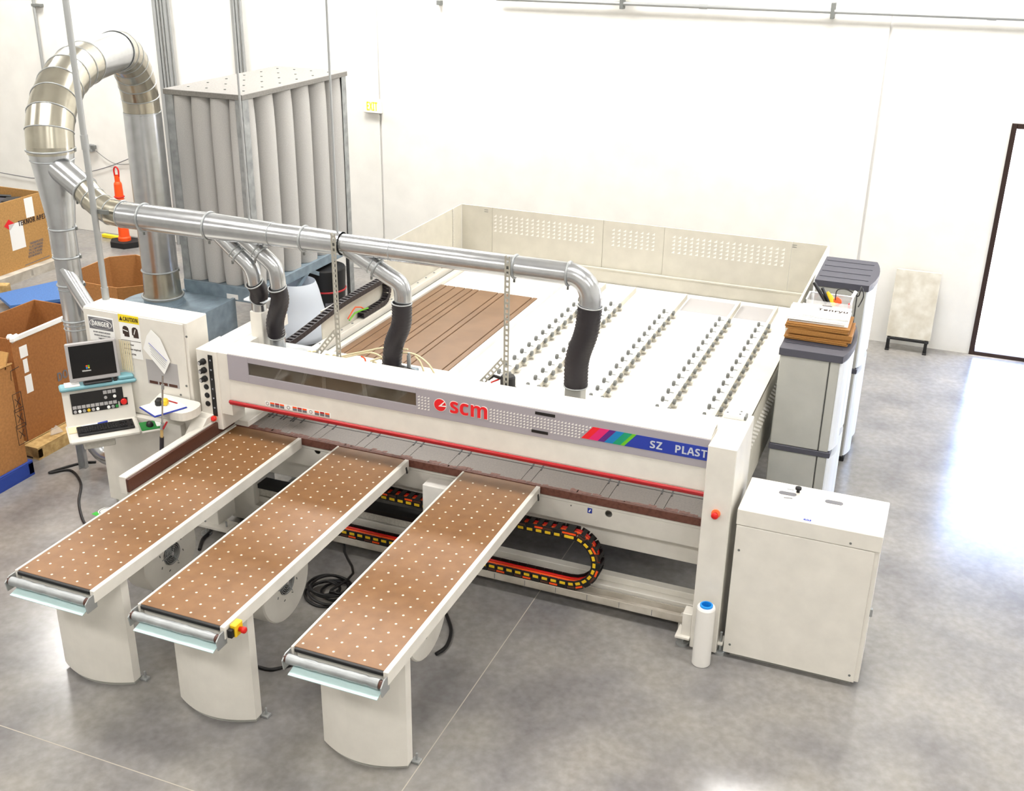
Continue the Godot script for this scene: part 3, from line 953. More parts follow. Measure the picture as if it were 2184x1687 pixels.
func fences(t: Node3D) -> void:
	var z := -5.35
	var top := 1.672
	var f = part("rear_fence", MB.new().span(Vector3(-2.31, 0.80, z - 0.03), Vector3(2.176, 1.07, z), 0.004).span(Vector3(-2.31, 1.068, z - 0.03), Vector3(2.176, 1.088, z + 0.03), 0.003), M.beige, t)
	var xs := [-2.31, -1.893, -0.452, 0.300, 1.776, 2.176]
	for k in 5:
		part("fence_panel", MB.new().span(Vector3(xs[k] + 0.002, 1.088, z - 0.02), Vector3(xs[k + 1] - 0.002, top, z - (0.004 if k % 2 == 0 else 0.0)), 0.002), M.beige, f)
	for k in [[-1.855, 19], [-0.325, 8], [0.415, 19]]:
		var p := MB.new()
		tri_holes(p, k[0], 1.572, z, k[1], 5, 0.0705, 0.046, 0.019)
		var o = part("perforation", p, M.white, f)
		o.set_meta("kind", "stuff")
	for xk in [-1.95, 1.83]:
		var p := MB.new()
		p.span(Vector3(xk - 0.05, 1.632, z), Vector3(xk + 0.0, 1.638, z + 0.002)).span(Vector3(xk - 0.05, 1.607, z), Vector3(xk + 0.0, 1.613, z + 0.002))
		part("vent_slot", p, M.wheel, f)
	# returns on both sides
	var l = part("left_return", MB.new().span(Vector3(-2.325, 0.98, z), Vector3(-2.31, top, -5.10), 0.002).span(Vector3(-2.325, 0.98, -5.07), Vector3(-2.31, top, -3.30), 0.002).span(Vector3(-2.325, 0.98, -3.29), Vector3(-2.31, 1.33, -1.95), 0.002), M.beige, t)
	part("post_strip", MB.new().span(Vector3(-2.31, 1.03, -5.105), Vector3(-2.30, top, -5.07)).span(Vector3(-2.31, 1.03, -3.32), Vector3(-2.28, 1.5, -3.27)), M.cream_dull, l)
	part("right_return", MB.new().span(Vector3(2.165, 0.8, -2.5), Vector3(2.19, top, z), 0.002), M.beige, t)
	var sp = part("side_panel", MB.new().span(Vector3(2.185, 0.78, -2.5), Vector3(2.205, 1.49, -0.35), 0.002).span(Vector3(2.0, 1.47, -2.45), Vector3(2.205, 1.495, -0.55), 0.002), M.beige, t)
	var dm := MB.new()
	for i in 44:
		for j in 5:
			var c := Vector3(2.205, 1.30 - j * 0.035 - (0.0175 if i % 2 else 0.0), -2.35 + i * 0.036)
			dm.prism([Vector2(-0.014, 0), Vector2(0, -0.012), Vector2(0.014, 0), Vector2(0, 0.012)], 0, 0.002, Transform3D(Basis(Vector3(0, 0, -1), Vector3.UP, Vector3.RIGHT), c))
	var o = part("perforation", dm, M.white, sp)
	o.set_meta("kind", "stuff")

func beam_kit(t: Node3D) -> void:
	# fittings on and behind the beam: extraction sockets, plates, hoses, motor
	part("extraction_socket", MB.new().span(Vector3(-1.95, 1.30, -0.36), Vector3(-1.83, 1.92, -0.24), 0.006), M.cream, t)
	part("socket_collar", MB.new().tube([Vector3(-1.89, 1.92, -0.30), Vector3(-1.89, 2.02, -0.30)], 0.062, 18), M.galv, t)
	part("gate_valve", MB.new().span(Vector3(-2.0, 2.005, -0.36), Vector3(-1.80, 2.02, -0.24), 0.002), M.plastic_white, t)
	var at := on_z(592, 722, -0.3)
	part("socket_collar", MB.new().tube([Vector3(at.x, 1.55, -0.3), Vector3(at.x, 1.78, -0.3)], 0.066, 18), M.galv, t)
	part("cover_plate", MB.new().span(Vector3(-1.83, 1.56, -0.45), Vector3(-1.42, 1.60, -0.06), 0.004), M.galv_dull, t)
	part("rear_plate", MB.new().span(Vector3(-2.1, 1.3, -0.75), Vector3(-1.6, 1.33, -0.45), 0.004), M.cream, t)
	part("extraction_socket", MB.new().span(Vector3(0.90, 1.20, -0.26), Vector3(1.03, 1.76, -0.13), 0.006), M.cabinet_grey, t)
	part("extraction_socket", MB.new().tube([Vector3(-0.60, 1.2, -0.2), Vector3(-0.60, 1.62, -0.2)], 0.07, 16), M.galv_dull, t)
	# motor near the second support
	var m = part("motor", MB.new().lathe([Vector2(0, 0), Vector2(0.075, 0), Vector2(0.075, 0.015), Vector2(0.06, 0.02), Vector2(0.06, 0.11), Vector2(0.05, 0.125), Vector2(0, 0.13)], Transform3D(Basis(), Vector3(0.365, 1.57, -0.32)), 18), M.black, t)
	part("cable", MB.new().tube([Vector3(0.30, 1.66, -0.3), Vector3(0.25, 1.64, -0.26), Vector3(0.27, 1.58, -0.22), Vector3(0.32, 1.55, -0.2)], 0.007, 6), M.red_plastic, m)
	part("cable", MB.new().tube([Vector3(0.32, 1.67, -0.3), Vector3(0.26, 1.69, -0.28), Vector3(0.22, 1.66, -0.26)], 0.014, 8), M.black, m)
	part("support_shelf", MB.new().span(Vector3(-1.87, 1.535, -0.5), Vector3(2.08, 1.565, -0.03)), M.cream, t)
	# air cylinder and small chain behind the beam
	part("air_cylinder", MB.new().tube([Vector3(-0.44, 1.58, -0.2), Vector3(-0.44, 1.78, -0.2)], 0.016, 12).tube([Vector3(-0.44, 1.78, -0.2), Vector3(-0.44, 1.80, -0.2)], 0.01, 8), M.galv_dull, t)
	part("valve_block", MB.new().span(Vector3(-0.53, 1.57, -0.26), Vector3(-0.38, 1.66, -0.16), 0.006), M.steel_blue, t)
	var path := []
	for k in 9:
		path.append(Vector3(-0.50 + k * 0.033, 1.685 - 0.006 * k, -0.16))
	for k in range(1, 5):
		path.append(Vector3(-0.236 + 0.05 * sin(k * 0.39), 1.59 + 0.047 * cos(k * 0.39), -0.16))
	var ch = part("small_chain", MB.new().tube([path[0], path[1]], 0.014, 6), M.black, t)
	for k in path.size() - 1:
		part("link", MB.new().beam(path[k], path[k + 1], 0.04, 0.024, 0.003), M.black, ch)
	# looping pneumatic hoses
	for h in [
		[[790, 770], [830, 758], [862, 752], [890, 758], [915, 778], [928, 800]],
		[[700, 768], [740, 757], [785, 748], [820, 742], [870, 745]],
		[[705, 770], [745, 760], [790, 752], [818, 765], [820, 780]],
		[[652, 765], [655, 752], [663, 750], [668, 765]], [[662, 766], [668, 750], [676, 752], [678, 766]],
		[[690, 766], [695, 756], [703, 758], [705, 768]], [[706, 768], [712, 757], [722, 762], [724, 772]],
		[[792, 782], [796, 772], [802, 774], [804, 786]], [[885, 760], [895, 770], [903, 790], [904, 806]]]:
		var pts := []
		for q in h:
			pts.append(on_z(q[0], q[1], -0.22))
		part("air_hose", MB.new().tube(smooth_path(pts, 6), 0.0075, 6), M.cable_white, t)
	var pts := []
	for q in [[770, 760], [778, 765], [780, 776]]:
		pts.append(on_z(q[0], q[1], -0.22))
	part("air_hose", MB.new().tube(smooth_path(pts, 5), 0.006, 6), M.orange, t)

func smooth_path(p: Array, sub := 6) -> Array:
	var out := []
	for i in p.size() - 1:
		var a: Vector3 = p[maxi(i - 1, 0)]
		var d: Vector3 = p[mini(i + 2, p.size() - 1)]
		for k in sub:
			out.append(p[i].cubic_interpolate(p[i + 1], a, d, float(k) / sub))
	out.append(p[-1])
	return out

# ------------------------------------------------------------------ air tables
func air_tables() -> void:
	var valve := MB.new().lathe([Vector2(0, 0.0004), Vector2(0.0025, 0.0004), Vector2(0.0035, 0.0016), Vector2(0.0075, 0.0012), Vector2(0.0085, 0.0)], Transform3D(), 12).mesh()
	var rng := RandomNumberGenerator.new()
	rng.seed = 5
	var what := ["brown-topped air table with a cream leg, beside the long straight guide", "brown-topped air table with a yellow and red stop button at its end", "brown-topped air table next to the looped black cable chain"]
	for n in 3:
		var a: float = [-2.004, -1.0, 0.134][n]
		var b := a + 0.61
		var zf := 2.49
		var t := thing("air_table", what[n], "air table", Vector3((a + b) * 0.5, 0, 2.1), "air tables in front of the panel saw")
		var top = part("table_top", MB.new().span(Vector3(a, 0.93, 0.0), Vector3(b, H, zf), 0.002), M.brown, t)
		for i in 6:
			for k in 24:
				put("air_valve", valve, M.valve, top, Transform3D(Basis(), Vector3(a + 0.033 + i * 0.1055, H, 2.447 - k * 0.1)))
		part("table_box", MB.new().span(Vector3(a + 0.01, 0.86, 0.01), Vector3(b - 0.01, 0.93, zf - 0.01)), M.cream, t)
		part("side_rail", MB.new().span(Vector3(b, 0.868, -0.0), Vector3(b + 0.034, 0.957, zf + 0.02), 0.003), M.cream, t)
		part("side_rail", MB.new().span(Vector3(a - 0.016, 0.868, -0.0), Vector3(a, 0.955, zf + 0.015), 0.003), M.cream, t)
		part("edge_seal", MB.new().span(Vector3(b - 0.002, 0.94, 0.0), Vector3(b + 0.003, 0.9525, zf), 0.001), M.brown_dark, t)
		part("edge_seal", MB.new().span(Vector3(a + 0.01, 0.925, zf), Vector3(b, 0.949, zf + 0.022), 0.003), M.black, t)
		if n > 0:
			part("latch", MB.new().box(Vector3(b + 0.037, 0.885, 0.05), Vector3(0.008, 0.06, 0.014), Basis(Vector3.RIGHT, 0.25)), M.black, t)
		# end roller wrapped in film, bracket and strip
		var ry := 0.897
		var rz := zf + 0.062
		var rp := []
		var rr := []
		for k in 25:
			rp.append(Vector3(a - 0.01 + (0.62) * k / 24.0, ry, rz))
			rr.append(0.030 + rng.randf_range(-0.003, 0.003))
		var rol = part("end_roller", MB.new().tube(rp, rr, 16), M.galv_dull, t)
		part("roller_core", MB.new().tube([Vector3(b - 0.005, ry, rz), Vector3(b + 0.02, ry, rz)], 0.026, 16).tube([Vector3(a - 0.03, ry, rz), Vector3(a + 0.0, ry, rz)], 0.026, 16), M.brown_dark, rol)
		for xb in [b + 0.022, a - 0.032]:
			part("roller_bracket", MB.new().prism([Vector2(zf + 0.0, 0.93), Vector2(zf + 0.06, 0.93), Vector2(zf + 0.1, 0.90), Vector2(zf + 0.09, 0.83), Vector2(zf + 0.0, 0.83)], -xb - 0.008, -xb, Transform3D(Basis(Vector3(0, 0, 1), Vector3.UP, Vector3(-1, 0, 0)), Vector3.ZERO)), M.zinc, t)
		part("end_strip", MB.new().box(Vector3((a + b) * 0.5 + 0.015, 0.838, zf + 0.085), Vector3(0.60, 0.006, 0.075), Basis(Vector3.RIGHT, 0.25)).box(Vector3((a + b) * 0.5 + 0.015, 0.845, zf + 0.045), Vector3(0.60, 0.035, 0.006)), M.pale_strip, t)
		# leg with a bowed front
		var x0 := a + 0.0
		var x1 := b
		var poly := [Vector2(x0, 2.165), Vector2(x1, 2.165), Vector2(x1, 2.235)]
		for k in range(1, 17):
			var s := k / 16.0
			poly.append(Vector2(lerpf(x1, x0, s), 2.235 + 0.09 * 4.0 * s * (1.0 - s)))
		part("leg", MB.new().prism(poly, -0.86, -0.035, Transform3D(Basis(Vector3.RIGHT, Vector3(0, 0, 1), Vector3.DOWN), Vector3.ZERO)), M.cream, t)
		var plinth := []
		for p in poly:
			plinth.append(Vector2(lerpf((x0 + x1) * 0.5, p.x, 0.96), p.y - 0.02))
		part("plinth", MB.new().prism(plinth, -0.035, 0.0, Transform3D(Basis(Vector3.RIGHT, Vector3(0, 0, 1), Vector3.DOWN), Vector3.ZERO)), M.cabinet_grey, t)
		part("foot", MB.new().span(Vector3(x1 - 0.01, 0.0, 2.12), Vector3(x1 + 0.045, 0.02, 2.17), 0.003).tube([Vector3(x1 + 0.02, 0.0, 2.145), Vector3(x1 + 0.02, 0.07, 2.145)], 0.008, 8), M.zinc, t)
		# blower drum hung under the table
		var c := Vector3(b - 0.235, 0.575, 1.43)
		var bl := MB.new()
		bl.lathe([Vector2(0, 0), Vector2(0.29, 0), Vector2(0.30, 0.01), Vector2(0.30, 0.19), Vector2(0.29, 0.20), Vector2(0.09, 0.20), Vector2(0.09, 0.192), Vector2(0.285, 0.192), Vector2(0.285, 0.012), Vector2(0, 0.012)], facing(Vector3.RIGHT, c - Vector3(0.20, 0, 0)), 40)
		bl.span(c + Vector3(-0.19, 0.24, -0.26), c + Vector3(-0.01, 0.30, 0.1))
		var drum = part("blower", bl, M.cream, t)
		var gr := MB.new()
		gr.tube([c - Vector3(0.16, 0, 0), c - Vector3(0.02, 0, 0)], [0.075, 0.03], 14)
		for k in 7:
			var ba := k * TAU / 7.0
			gr.box(c + Vector3(-0.05, sin(ba) * 0.075, cos(ba) * 0.075), Vector3(0.05, 0.07, 0.004), Basis(Vector3.RIGHT, -ba) * Basis(Vector3.UP, 0.5))
		part("fan_rotor", gr, M.zinc, drum)
		gr = MB.new()
		for k in 6:
			gr.ring(c + Vector3(0.008, 0, 0), Vector3.RIGHT, 0.018 + k * 0.014, 0.0028, 24, 5)
		for k in 3:
			var ang := k * TAU / 3.0
			gr.tube([c + Vector3(0.008, 0, 0), c + Vector3(0.008, sin(ang) * 0.115, cos(ang) * 0.115)], 0.003, 5)
		part("fan_guard", gr, M.zinc, drum)
		for k in 8:
			var ang := k * TAU / 8.0 + 0.3
			part("rivet", MB.new().box(c + Vector3(0.002, sin(ang) * 0.135, cos(ang) * 0.135), Vector3(0.004, 0.018, 0.006), Basis(Vector3.RIGHT, ang)), M.wheel, drum)
		var hub := MB.new()
		disc(hub, c + Vector3(0.008, 0, 0), Vector3.RIGHT, 0.014, 0.006, 14)
		part("fan_hub", hub, M.silver, drum)
		if n == 1:
			var q := on_x(497, 1340, b + 0.036)
			var e = part("stop_box", MB.new().span(q + Vector3(0, -0.04, -0.045), q + Vector3(0.045, 0.05, 0.035), 0.006), M.yellow, t)
			part("stop_box_base", MB.new().span(q + Vector3(0.0, -0.03, 0.035), q + Vector3(0.035, 0.03, 0.065), 0.004), M.black, e)
			put("button_cap", MB.new().lathe([Vector2(0, 0), Vector2(0.016, 0), Vector2(0.016, 0.018), Vector2(0.022, 0.022), Vector2(0.022, 0.04), Vector2(0.016, 0.046), Vector2(0, 0.047)], Transform3D(), 18, true).mesh(), M.red_plastic, e, facing(Vector3.RIGHT, q + Vector3(0.045, 0.005, -0.005)))

# ------------------------------------------------------------------ cream box beside the saw
func side_box() -> void:
	var x0 := 2.334
	var x1 := 3.309
	var z0 := -0.26
	var z1 := 0.264
	var top := 1.244
	var t := thing("machine_cabinet", "cream sheet-metal cabinet with two slots on top, beside the saw post", "cabinet", Vector3((x0 + x1) * 0.5, 0, 0))
	part("body", MB.new().span(Vector3(x0 + 0.01, 0.05, z0), Vector3(x1 - 0.005, top - 0.12, z1 - 0.01), 0.004).span(Vector3(x0, top - 0.125, z0), Vector3(x1, top, z1), 0.005), M.cream, t)
	var door = part("front_panel", MB.new().span(Vector3(x0 + 0.005, 0.045, z1 - 0.012), Vector3(x1 - 0.035, top - 0.128, z1 - 0.001), 0.003), M.cream, t)
	for q in [[x0 + 0.04, 0.92], [x0 + 0.05, 0.12], [x1 - 0.07, 0.10], [x1 - 0.2, 1.15]]:
		var s := MB.new()
		disc(s, Vector3(q[0], q[1], z1 - 0.001), Vector3(0, 0, 1), 0.009, 0.003, 10)
		part("screw", s, M.wheel, door)
	part("plinth", MB.new().span(Vector3(x0 + 0.05, 0.0, z0 + 0.04), Vector3(x1 - 0.06, 0.05, z1 - 0.05)), M.cabinet_grey, t)
	var oval := []
	for k in 24:
		var a := TAU * k / 24.0
		oval.append(Vector2(cos(a) * 0.022 + (0.04 if cos(a) > 0 else -0.04), sin(a) * 0.024))
	for p in [on_y(1680, 1053, top), on_y(1779, 1072, top)]:
		part("slot", MB.new().prism(oval, 0.0, 0.003, Transform3D(Basis(Vector3.RIGHT, Vector3(0, 0, -1), Vector3.UP), p)), M.ink_grey, t)
	var k1 := on_y(1702, 1050, top)
	part("knob", MB.new().lathe([Vector2(0, 0), Vector2(0.012, 0), Vector2(0.012, 0.02), Vector2(0.022, 0.024), Vector2(0.022, 0.04), Vector2(0, 0.044)], Transform3D(Basis(), k1), 14), M.black_matte, t)
	var lb := on_y(1686, 1045, top)
	part("label", MB.new().span(lb + Vector3(-0.03, 0, -0.014), lb + Vector3(0.03, 0.001, 0.008)), M.paper, t)
	letters("lettering", "MAX", M.ink_grey, t, lb + Vector3(0, 0.002, -0.003), Vector3.RIGHT, Vector3.FORWARD, 0.045, 0.012, 0.001)
	part("mark", MB.new().beam(on_y(1672, 1061, top + 0.001), on_y(1690, 1063, top + 0.001), 0.008, 0.002), M.ink_grey, t)
	var bl := on_y(1722, 1109, top)
	part("label", MB.new().span(bl + Vector3(-0.026, 0, -0.012), bl + Vector3(0.026, 0.001, 0.012)), M.blue, t)
	letters("lettering", "1:1", M.letter_silver, t, bl + Vector3(0, 0.002, 0), Vector3.RIGHT, Vector3.FORWARD, 0.03, 0.013, 0.001)
	var hg := MB.new()
	hg.span(Vector3(x1 - 0.03, 0.60, z1 - 0.05), Vector3(x1 + 0.012, 0.66, z1 - 0.02), 0.003)
	part("latch", hg, M.zinc, t)

# ------------------------------------------------------------------ dust collector
func dust_collector() -> void:
	var x0 := -5.13
	var x1 := -4.1
	var z0 := -5.7
	var z1 := -3.42
	var top := 3.13
	var t := thing("dust_collector", "tall dust collector with hanging grey filter bags under a flat top plate", "dust collector", Vector3((x0 + x1) * 0.5, 0, (z0 + z1) * 0.5))
	var plate = part("top_plate", MB.new().span(Vector3(x0 - 0.02, top - 0.06, z0 - 0.02), Vector3(x1 + 0.02, top, z1 + 0.02), 0.004), M.top_plate, t)
	var bolt := MB.new().lathe([Vector2(0, 0), Vector2(0.014, 0), Vector2(0.014, 0.008), Vector2(0, 0.008)], Transform3D(), 8).mesh()
	for i in 4:
		for k in 6:
			put("bolt", bolt, M.wheel, plate, Transform3D(Basis(), Vector3(x0 + 0.15 + i * 0.25, top, z0 + 0.2 + k * 0.37)))
	# hanging bags
	var rng := RandomNumberGenerator.new()
	rng.seed = 12
	var prof := []
	for k in 13:
		var s := k / 12.0
		prof.append(Vector2(0.128 - 0.012 * pow(2.0 * s - 1.0, 6.0), 0.87 + (top - 0.07 - 0.87) * s))
	for i in 4:
		for k in 6:
			if i in [1, 2] and k in [1, 2, 3, 4]:
				continue
			var x := x0 + 0.13 + i * 0.257
			var z := z1 - 0.17 - k * 0.39
			var b := MB.new().lathe(prof, Transform3D(Basis().scaled(Vector3(1, 1, 1.35)), Vector3(x, 0, z)), 24, true)
			part("filter_bag", b, M.bag_cloth, t)
	for x in [x0, x1]:
		for z in [z0, z1]:
			var ix := 1.0 if x == x0 else -1.0
			var iz := 1.0 if z == z0 else -1.0
			part("corner_post", MB.new().box(Vector3(x + ix * 0.045, (top - 0.06) * 0.5, z), Vector3(0.10, top - 0.06, 0.006), Basis(), 0.002).box(Vector3(x - ix * 0.004, (top - 0.06) * 0.5, z + iz * 0.055), Vector3(0.006, top - 0.06, 0.11), Basis(), 0.002).box(Vector3(x + ix * 0.092, (top - 0.06) * 0.5, z + iz * 0.015), Vector3(0.006, top - 0.06, 0.03)), M.galv_dull, t)
	# base frame in blue-grey steel
	part("base_frame", MB.new().span(Vector3(x0, 0.70, z1 - 0.02), Vector3(x1, 0.88, z1 + 0.02), 0.004).span(Vector3(x1 - 0.02, 0.76, z0), Vector3(x1 + 0.02, 0.88, z1), 0.004).span(Vector3(x0 - 0.02, 0.70, z0), Vector3(x0 + 0.02, 0.88, z1), 0.004).span(Vector3(x0, 0.70, z0 - 0.02), Vector3(x1, 0.88, z0 + 0.02), 0.004).span(Vector3(x0, 0.84, z0), Vector3(x1, 0.865, z1)), M.steel_blue, t)
	for zc in [-4.05, -5.05]:
		var hop := MB.new()
		var r0 := 0.5
		hop.lathe([Vector2(0.70, 0.84), Vector2(0.36, 0.60), Vector2(0.36, 0.55)], Transform3D(Basis(Vector3.UP, PI / 4).scaled(Vector3(1, 1, 1)), Vector3(-4.615, 0, zc)), 4)
		part("hopper", hop, M.steel_blue, t)
	part("brace", MB.new().beam(Vector3(x1, 0.78, -4.55), Vector3(x1, 0.5, -4.0), 0.03, 0.05).beam(Vector3(x1, 0.78, -4.6), Vector3(x1, 0.5, -5.2), 0.03, 0.05), M.steel_blue, t)
	part("leg", MB.new().span(Vector3(x1 - 0.03, 0, z1 - 0.02), Vector3(x1 + 0.03, 0.75, z1 + 0.04), 0.004), M.steel_blue, t)
	part("leg", MB.new().span(Vector3(x0 - 0.03, 0, z1 - 0.02), Vector3(x0 + 0.03, 0.75, z1 + 0.04), 0.004), M.steel_blue, t)
	# label on the frame
	part("label", MB.new().span(Vector3(-4.52, 0.72, z1 + 0.02), Vector3(-4.36, 0.78, z1 + 0.022)), M.paper, t)
	# blower scroll in front
	var c := Vector2(-5.1, -2.96)
	var poly := []
	for k in 26:
		var a := deg_to_rad(-95.0 - k * 7.4)
		poly.append(c + Vector2(cos(a), -sin(a)) * (0.50 + 0.004 * k) * Vector2(1.0, -1.0) * Vector2(1, -1))
	poly = []
	for k in 22:
		var a := deg_to_rad(80.0 + k * 10.0)
		poly.append(c + Vector2(cos(a), sin(a)) * 0.5)
	poly.append(Vector2(-4.42, -3.42))
	poly.append(Vector2(-4.42, -2.72))
	poly.append(Vector2(-4.75, -2.47))
	var flat := Transform3D(Basis(Vector3.RIGHT, Vector3(0, 0, 1), Vector3.DOWN), Vector3.ZERO)
	var bl = part("blower_scroll", MB.new().prism(poly, -0.72, -0.36, flat), M.steel_blue, t)
	part("outlet_flange", MB.new().span(Vector3(-4.44, 0.34, -3.4), Vector3(-4.40, 0.74, -2.68), 0.003), M.steel_blue, bl)
	part("inlet_collar", MB.new().lathe([Vector2(0.25, 0.72), Vector2(0.25, 0.735), Vector2(0.225, 0.74), Vector2(0.225, 0.82)], Transform3D(Basis(), Vector3(c.x, 0, c.y)), 32), M.steel_blue, bl)
	part("blower_stand", MB.new().span(Vector3(-5.4, 0, -3.25), Vector3(-5.32, 0.36, -2.7)).span(Vector3(-4.85, 0, -3.25), Vector3(-4.77, 0.36, -2.7)), M.steel_blue, bl)
	# plastic collection bag below the hopper
	var bag := []
	for k in 11:
		var s := k / 10.0
		bag.append(Vector2(0.40 - 0.17 * pow(s, 1.3) + 0.006 * sin(s * 9.0), 0.02 + 0.72 * s))
	bag.push_front(Vector2(0, 0.01))
	single("collection_bag", MB.new().lathe(bag, Transform3D(Basis(), Vector3(-4.10, 0, -4.28)), 28, true), M.poly_bag, "translucent white plastic bag under the dust collector frame", "plastic bag")
	var d := Vector3(-4.14, 0, -5.05)
	var t2 := thing("waste_drum", "black drum with a red band behind the white plastic bag", "drum", d)
	part("body", MB.new().lathe([Vector2(0, 0), Vector2(0.20, 0), Vector2(0.23, 0.02), Vector2(0.26, 0.7), Vector2(0.25, 0.72), Vector2(0, 0.72)], Transform3D(Basis(), d), 28), M.black, t2)
	part("band", MB.new().ring(d + Vector3(0, 0.42, 0), Vector3.UP, 0.25, 0.014, 28, 6), M.red, t2)
	part("label", MB.new().box(d + Vector3(0.15, 0.22, 0.185), Vector3(0.12, 0.12, 0.01), Basis(Vector3.UP, 0.68)), M.ink_grey, t2)
	# cardboard flat under the blower
	single("cardboard_flat", MB.new().span(Vector3(-4.6, 0.0, -3.35), Vector3(-3.7, 0.05, -2.5), 0.004), M.cardboard_dark, "brown cardboard flat lying under the blue blower casing", "cardboard")
	single("grey_panel", MB.new().span(Vector3(-3.6, 0.0, -2.2), Vector3(-2.6, 0.35, -1.2), 0.004), M.cabinet_grey, "low grey box on the floor behind the control cabinet", "box")

# ------------------------------------------------------------------ ducts
func clamp_ring(parent: Node3D, c: Vector3, axis: Vector3, r: float) -> void:
	var k = part("clamp", MB.new().ring(c, axis, r + 0.004, 0.009, 28, 6), M.galv_dull, parent)
	var s := axis.normalized().cross(Vector3(0.3, 0.2, 1)).normalized()
	part("clamp_screw", MB.new().box(c + s * (r + 0.02), Vector3(0.014, 0.028, 0.014)), M.wheel, k)

func ducts() -> void:
	# arched duct from the riser to the blower
	var rx := -3.95
	var rz := -0.35
	var px := -5.1
	var pz := -2.96
	var t := thing("arched_duct", "wide galvanized arched duct rising and bending over into the blower", "duct", Vector3(rx, 0, rz))
	var dir := Vector3(px - rx, 0, pz - rz)
	var length := dir.length()
	dir = dir.normalized()
	var yc := 3.66
	var base := Vector3(rx, 0, rz)
	var r := 0.2
	var left := []
	for k in 8:
		var a := PI / 2 * k / 7.0
		left.append(base + dir * (1.15 * (1.0 - cos(a))) + Vector3.UP * (3.10 + (yc - 3.10) * sin(a)))
	part("elbow", MB.new().tube([base + Vector3.UP * 3.05] + left, r, 32, false, true), M.galv_warm, t)
	for k in range(1, 8):
		var tg: Vector3 = (left[mini(k + 1, 7)] - left[maxi(k - 1, 0)]).normalized()
		part("seam", MB.new().ring(left[k], tg, r + 0.001, 0.006, 32, 5), M.galv_dull, t)
	var right := []
	var rr := 0.72
	for k in 8:
		var a := PI / 2 * k / 7.0
		right.append(base + dir * (length - rr + rr * sin(a)) + Vector3.UP * (yc - rr + rr * cos(a)))
	part("straight", MB.new().tube([left[7], right[0]], r - 0.006, 32, false), M.galv, t)
	part("elbow", MB.new().tube(right, r, 32, false, true), M.galv_warm, t)
	for k in 8:
		var tg: Vector3 = (right[mini(k + 1, 7)] - right[maxi(k - 1, 0)]).normalized()
		part("seam", MB.new().ring(right[k], tg, r + 0.001, 0.006, 32, 5), M.galv_dull, t)
	var foot := Vector3(px, 0.80, pz)
	part("downpipe", MB.new().tube([right[7], foot + Vector3.UP * 0.32], 0.205, 36, false), M.galv, t)
	part("pipe_end", MB.new().tube([foot + Vector3.UP * 0.33, foot + Vector3.UP * 0.06, foot], [0.205, 0.215, 0.24], 36, false), M.galv_warm, t)
	part("seam", MB.new().ring(foot + Vector3.UP * 0.02, Vector3.UP, 0.235, 0.014, 36, 6), M.galv_dull, t)
	clamp_ring(t, foot + Vector3.UP * 0.33, Vector3.UP, 0.207)
	# riser with its reducer and branches
	part("reducer", MB.new().tube([base + Vector3.UP * 3.09, base + Vector3.UP * 2.98, base + Vector3.UP * 2.42], [0.195, 0.18, 0.118], 32, false), M.galv, t)
	clamp_ring(t, base + Vector3.UP * 3.08, Vector3.UP, 0.2)
	part("seam", MB.new().ring(base + Vector3.UP * 2.99, Vector3.UP, 0.183, 0.006, 32, 5), M.galv_dull, t)
	part("riser", MB.new().tube([base + Vector3.UP * 2.42, base + Vector3.UP * 0.42], 0.11, 28, false), M.galv, t)
	for y in [2.38, 2.12, 1.86, 1.52]:
		clamp_ring(t, base + Vector3.UP * y, Vector3.UP, 0.112)
	for y in [1.48, 1.44, 1.82, 0.42]:
		part("seam", MB.new().ring(base + Vector3.UP * y, Vector3.UP, 0.112, 0.005, 28, 5), M.galv_dull, t)
	var el := []
	for k in 7:
		var a := PI / 2 * k / 6.0
		el.append(base + Vector3(0.20 * (1.0 - cos(a)), 0.42 - 0.26 * sin(a), 0.0))
	el.append(base + Vector3(0.6, 0.16, 0))
	part("elbow", MB.new().tube(el, 0.11, 28, true, false), M.galv, t)
	# lower side branch
	part("branch", MB.new().tube([base + Vector3(0.0, 2.02, 0.05), base + Vector3(0.30, 1.55, 0.05)], 0.068, 20), M.galv, t)
	# upper side branch that becomes the main duct
	var z := -0.2
	var m := thing("main_duct", "long horizontal galvanized duct with side branches above the saw beam", "duct", Vector3(-1.0, 2.62, z))
	var y := 2.625
	var br := [Vector3(rx + 0.02, 2.98, rz + 0.03), Vector3(-3.56, 2.66 + 0.12, -0.27)]
	part("branch", MB.new().tube([br[0], br[1]], [0.115, 0.11], 28, false), M.galv, m)
	var elb := [br[1], Vector3(-3.46, 2.715, -0.24), Vector3(-3.36, 2.665, -0.22), Vector3(-3.25, 2.635, -0.205), Vector3(-3.12, 2.628, z)]
	part("elbow", MB.new().tube(elb, 0.112, 28, false, true), M.galv_warm, m)
	for k in elb.size():
		var tg: Vector3 = (elb[mini(k + 1, elb.size() - 1)] - elb[maxi(k - 1, 0)]).normalized()
		part("seam", MB.new().ring(elb[k], tg, 0.113, 0.005, 28, 5), M.galv_dull, m)
	clamp_ring(m, br[1], br[1] - br[0], 0.113)
	# sections: x from, to, radius from, to
	for s in [[-3.12, -2.9, 0.112, 0.112], [-2.9, -2.24, 0.112, 0.112], [-2.24, -1.64, 0.112, 0.097], [-1.64, -1.34, 0.094, 0.094], [-1.34, -1.0, 0.098, 0.092], [-1.0, -0.56, 0.08, 0.08], [-0.56, 0.43, 0.082, 0.082], [0.43, 0.88, 0.083, 0.083]]:
		part("straight", MB.new().tube([Vector3(s[0], y, z), Vector3(s[1], y, z)], [s[2], s[3]], 28, false), M.galv, m)
